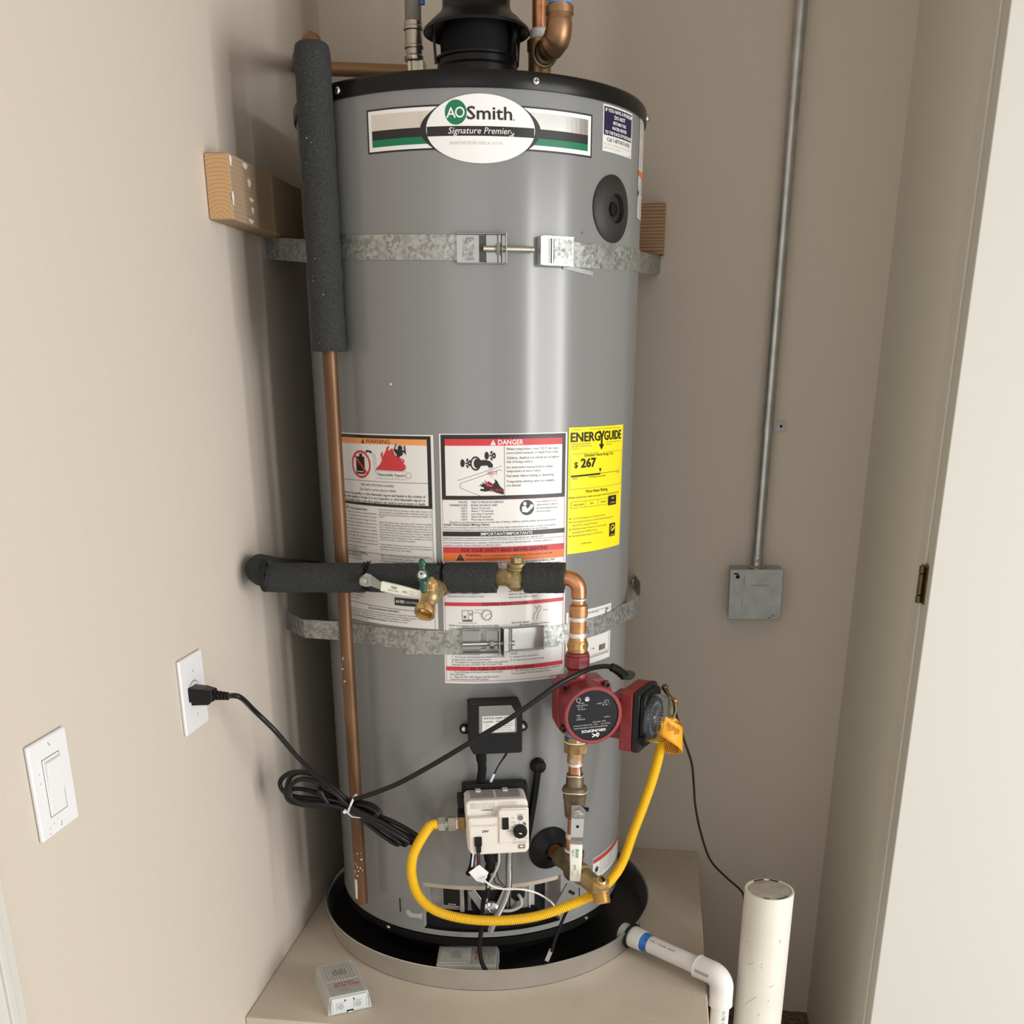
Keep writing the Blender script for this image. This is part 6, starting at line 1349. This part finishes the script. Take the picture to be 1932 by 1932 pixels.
for a, z in ((-98, .405), (-99, .398), (-116, .392), (-75, .33)): sc_.ball((sx_+sr_*math.cos(math.radians(a)), sy_+sr_*math.sin(math.radians(a)), z), .0010, MATS['scratch_grey'], n=8)
sc_.build('scuff', st_, smooth=0)

dpv = thing('drain_pipe', (.42, -.24, .374), 'white PVC elbow pipe draining the pan over the plinth edge', 'pipe')
A_ = Vector((.3155, -.1460, .3735)); EL = Vector((.4820, -.2750, .3735)); dA = (EL-A_).normalized()
Ma = zframe(A_, dA)
MB().lathe([(.0185, -.001), (.0250, .000), (.0250, .003), (.0190, .004)], BLACKM, Ma, n=30).build('gasket', dpv)
MB().lathe([(.0200, .003), (.0215, .005), (.0215, .010), (.0205, .012), (.0205, .030), (.0190, .032)], PVCD, Ma, n=30).lathe([(.0150, -.022), (.0190, -.020), (.0190, -.006), (.0150, -.004)], PVCD, Ma, n=30).build('adapter', dpv)
MB().lathe([(.0183, .0315), (.0183, .034), (.0170, .036), (.0171, .047), (.0168, .048)], BLUEG, Ma, n=30).build('primer_band', dpv, label='blue primer smear')
LA = (EL-A_).length
hp_ = MB().tube([A_+dA*.030, A_+dA*(LA-.028)], .01665, PVC, n=30); pipe1 = hp_.build('pipe', dpv, smooth=60)
up_ = Vector((0, 0, 1)); up_ = (up_-dA*up_.dot(dA)).normalized(); sd_v = dA.cross(up_)
p = Print(lambda a, b_, d: A_+dA*a+(up_*math.sin(math.radians(55)+b_/.0167)+sd_v*(1 if sd_v.y < 0 else -1)*math.cos(math.radians(55)+b_/.0167))*(.01665+d))
p.text(.050, -.001, 'TYPE 1  SCH40  450PSI', .0042, INKG, w=.085, d=.0003); PRINTS.append((p, 'print', pipe1))
e_ = MB(); rb_ = .022; c_ = EL-dA*rb_-Vector((0, 0, rb_)); pts_ = [EL-dA*.052, EL-dA*.030]+arc(c_, Vector((0, 0, rb_)), dA*rb_, 90, 10)+[EL-Vector((0, 0, .030)), EL-Vector((0, 0, .055))]
e_.tube(pts_, [.0212]*(len(pts_)), PVC, n=32); e_.tube([EL-dA*.0535, EL-dA*.050], [.0218, .0216], PVC, n=32); e_.tube([EL-dA*.0545, EL-dA*.053], .0185, mat('dark_blue_line', (.02, .03, .10), .5), n=32); e_.tube([EL-Vector((0, 0, .052)), EL-Vector((0, 0, .056))], .0218, PVC, n=32); eo_ = e_.build('elbow', dpv, smooth=60)
pz = MB().tube([EL-Vector((0, 0, .050)), Vector((EL.x, EL.y, ZF+.002))], .01665, PVC, n=30).build('pipe', dpv, smooth=60)
p = Print(lambda a, b_, d: Vector((EL.x+(.01665+d)*math.sin(math.radians(12)+b_/.0167), EL.y-(.01665+d)*math.cos(math.radians(12)+b_/.0167), EL.z-.060-a)))
p.text(.002, .000, 'D1785', .0062, INKG, w=.020, d=.0003)
for i in range(12): p.rect(.026+i*.0035, -.0005, .026+i*.0035+(.0022 if i % 3 else .0010), .0062, INKG, .0003)
PRINTS.append((p, 'print', pz))
p = Print(lambda a, b_, d: EL-dA*(.045-a)+(up_*math.sin(math.radians(8)+b_/.0212)+sd_v*(1 if sd_v.y < 0 else -1)*math.cos(math.radians(8)+b_/.0212))*(.0213+d))
for i in range(13): p.rect(i*.0023, -.002-(i % 3)*.0006, i*.0023+.0010, .0035-(i % 2)*.001, INKG, .0004)
PRINTS.append((p, 'print', eo_))

# ================================================================== water alarms
def alarm(loc, rz, desc, tilt=None):
    t_ = thing('water_alarm', loc, desc, 'alarm', 'small grey water alarms', rz)
    W_, D_, H_ = .0800, .1130, .0360; tpx = .86
    MB().box((0, 0, H_/2), (W_, D_, H_), GREYP, taper=(tpx, .97)).build('case', t_, smooth=0, bevel=.0015, local=True)
    r_ = MB(); n_ = 11; y0, y1 = -.006, .0500
    for i in range(n_):
        x = -.0255+i*.0051; r_.box((x, (y0+y1)/2, H_+.0006), (.0027, y1-y0, .0014), GREYP)
    r_.box((0, .0515, H_+.0006), (.060, .0018, .0016), GREYP); r_.build('ribbed_grille', t_, smooth=0, local=True)
    h__ = MB()
    for i in range(5):
        for j in range(4+(i % 2)): h__.box((-.0100+i*.0051, .012+j*.0042, H_+.0015), (.0013, .0020, .0005), BLACKM)
    h__.build('sound_hole', t_, smooth=0, local=True)
    p = Print(lambda a, b_, d: Vector((a, b_, H_+d))); p.rect(-.0285, -.0500, .0285, -.0090, mat('alarm_label', (.42, .42, .38), .5), .0004)
    pr_ = mat('faded_red', (.52, .10, .09), .5)
    p.text(.001, -.0190, 'LEAK ALERT', .0050, pr_, w=.036, al='c', bold=.03, d=.0008); p.text(.003, -.0270, 'WATER ALARM', .0050, pr_, w=.046, al='c', bold=.03, d=.0008); p.text(.003, -.0330, 'detects water, sounds alarm', .0024, pr_, w=.044, al='c', d=.0008); p.text(-.004, -.0410, 'battery 9V', .0028, INKG, w=.016, al='c', d=.0008)
    PRINTS.append((p, 'print', t_, True))
    f_ = MB(); Fy = Matrix.Translation((0, -D_/2+.0006, 0))
    f_.prism([(-W_/2+.004, .003), (W_/2-.004, .003), (W_/2*.88-.004, H_-.003), (-W_/2*.88+.004, H_-.003)], 0, -.0016, GREYL, Fy); fo_ = f_.build('front_panel', t_, smooth=0, bevel=.0006, local=True)
    for sg in (-1, 1):
        MB().lathe([(.0052, 0), (.0050, .0010), (.0001, .0014)], mat('button_grey', (.45, .43, .44), .5), Fy @ T((sg*.0155, -.0018, .0150)) @ X90, n=24, cap=False).build('contact_pad', fo_)
        d_ = MB().prism([(-.0085, -.0055), (-.0085, .0065), (-.007, .008), (.006, .008), (.006, .0075), (-.0068, .0075), (-.008, .0062), (-.008, -.0055)], -.0016, -.0020, MATS['slot_grey'], Fy @ T((sg*.0155, 0, .0150))); d_.box((sg*.0300, -.0017, .0165), (.0012, .0008, .0190), GREYP, Fy).box((sg*.0340, -.0017, .0165), (.0010, .0008, .0230), mat('groove_grey', (.28, .29, .28), .6), Fy); d_.build('moulding', fo_, smooth=0)
        MB().prism([(-.0016, 0), (0, .0026), (.0016, 0), (0, -.0026)], -.0015, -.0019, BLACKM, Fy @ T((sg*.0078, 0, .0265))).build('led_hole', fo_, smooth=0)
    MB().box((0, -.0020, .0050), (.0120, .0008, .0028), BLACKM, Fy).box((0, -.0020, .0024), (.0075, .0010, .0028), GREYL, Fy).build('battery_catch', fo_, smooth=0)
    return t_
fl_ = Vector((-.2009, -.4427, 0)); fr_ = Vector((-.1293, -.4019, 0)); rz_ = math.atan2(fr_.y-fl_.y, fr_.x-fl_.x)
bk_ = Vector((-math.sin(rz_), math.cos(rz_), 0)); ctr = (fl_+fr_)/2+bk_*.0565
a1_ = alarm(Vector((ctr.x, ctr.y, ZP+.0003)), rz_, 'small grey water alarm box with faded red print lying on the beige plinth')
def copy_tree(o, parent=None):
    c = o.copy(); COL.objects.link(c)
    if parent is not None: c.parent = parent
    for ch in list(o.children): copy_tree(ch, c)
    return c
ALARM2 = a1_

# ================================================================== pipes on top of the tank
cw = thing('cold_water_connector', (-.096, .02, ZC+.03), 'braided flexible connector with crimped steel sleeve on top of the tank, left of the hood', 'pipe')
qx, qy = -.0952, .02
MB().tube([(qx, qy, ZC+.02), (qx, qy, 1.842)], .0125, BROWNB, n=20).build('nipple', cw, smooth=60)
ct = MB().box((.004, 0, 1.8495), (.027, .022, .026), mat('nickel_nut', (.62, .56, .44), .35, .7), T((qx, qy, 0))).hexa(.0150, 1.8370, 1.8625, MATS['nickel_nut'], T((qx+.003, qy, 0)), rot=20); ct.build('nut', cw, smooth=30, bevel=.0015)
MB().lathe([(.0150, 1.8630), (.0158, 1.8650), (.0158, 1.8690), (.0135, 1.8715), (.0135, 1.8790), (.0155, 1.8805), (.0155, 1.8835), (.0140, 1.8850), (.0140, 1.9040), (.0158, 1.9055), (.0158, 1.9095), (.0145, 1.9110), (.0145, 1.9170), (.0130, 1.9180)], NICKEL, T((qx, qy, 0)), n=32).build('crimp_sleeve', cw, smooth=30)
MB().tube([(qx, qy, 1.9150), (qx+.0005, qy, 1.9570), (qx+.001, qy, 2.0370), (qx+.002, qy, 2.2)], .0132, BRAID, n=26).build('braided_hose', cw, smooth=60)
MB().tube([(qx+.001, qy, 1.9520), (qx+.0015, qy, 2.2)], .0148, CLEARS, n=26).build('plastic_sleeve', cw, smooth=60)
MB().tube([(qx+.018, qy-.010, 1.9370), (qx+.019, qy-.010, 2.2)], .0040, BLUEG, n=10).build('printed_tape', cw)
hw = thing('hot_water_pipe', (.105, .02, ZC+.02), 'bronze tee and copper elbow rising from the tank top, right of the hood', 'pipe')
qx, qy = .1085, .03
MB().lathe([(.0200, 1.780), (.0200, 1.800), (.0185, 1.802), (.0185, 1.8700), (.0205, 1.8720), (.0205, 1.8860), (.0180, 1.8880)], BROWNB, T((qx, qy, 0)), n=30).build('tee', hw)
MB().lathe([(.0150, 1.8860), (.0165, 1.8880), (.0165, 1.9000), (.0145, 1.9020)], mat('white_joint', (.55, .55, .52), .6), T((qx, qy, 0)), n=26).build('joint_tape', hw)
MB().tube([(qx, qy, 1.87), (qx, qy, 2.2)], .0125, COPPER, n=26).build('pipe', hw, smooth=60)
MB().tube([(qx-.008, qy+.01, 1.93), (qx-.008, qy+.01, 2.2)], .0160, MATS['white_joint'], n=20).build('pipe_wrap', hw, smooth=60) if False else None
B0 = at(1028, 100, -.035)
sd2 = MB().lathe([(.0150, -.050), (.0185, -.030), (.0200, -.008), (.0205, 0), (.0185, .0012), (.0165, .0005), (.0160, -.010), (.0001, -.012)], mat('worn_bronze', (.25, .19, .12), .45, .7, var=.2, vscale=60), zframe(B0, (-.10, -.72, -.30)), n=32, cap=False); sd2.build('tee_branch', hw, smooth=40)
MB().tube([B0+Vector((.002, .002, .004)), at(1038, 90, -.050), at(1046, 78, -.058)], .0140, COPPERD, n=22).build('stub', hw, smooth=60)
e3 = MB(); c0, c1, c2 = at(1040, 88, -.052), at(1052, 66, -.060), at(1056, 22, -.058)
e3.tube(smoothpath([at(1036, 92, -.048), c0, at(1049, 76, -.058), at(1054, 58, -.062), at(1055, 40, -.061), c2], 6), [.0165]*6+[.0195]*6+[.0205]*6+[.0200]*6+[.0192]*7, mat('hazy_copper', (.36, .21, .11), .42, .85, var=.12, vscale=40), n=30)
e3.tube([c2-Vector((0, 0, .004)), c2+Vector((0, 0, .006))], .0210, MATS['hazy_copper'], n=30); e3.build('elbow', hw, smooth=60)
MB().tube([c2, c2+Vector((0, 0, .3))], .0165, COPPER, n=26).build('pipe', hw, smooth=60)
MB().tube([c2+Vector((0, 0, .009)), c2+Vector((0, 0, .024))], .0178, BLUET, n=26).build('blue_label', hw, smooth=60)
MB().lathe([(.0130, 0), (.0130, .030), (.016, .032), (.016, .038)], BROWNB, T((-.055, .02, 1.786)), n=24).build('anode_cap', WH)
MB().box((.097, .09, 1.812), (.030, .020, .055), mat('tp_grey', (.17, .15, .13), .6, .3)).build('relief_valve_body', rp, smooth=0, bevel=.002)

# ================================================================== finish: lettering, second alarm
flush_text()
for t_ in PRINTS:
    pr_, nm, par = t_[:3]
    if pr_.mb.f: pr_.mb.build(nm, par, smooth=0, local=len(t_) > 3)
a2_ = copy_tree(ALARM2)
a2_['label'] = 'grey water alarm with red print propped inside the drain pan under the gas valve'
# it lies flat on the pan bottom, half under the tank, label end to the right
a2_.rotation_euler = (0, 0, math.radians(96.5)); a2_.location = (.0175, -.2720, ZP+.0040)
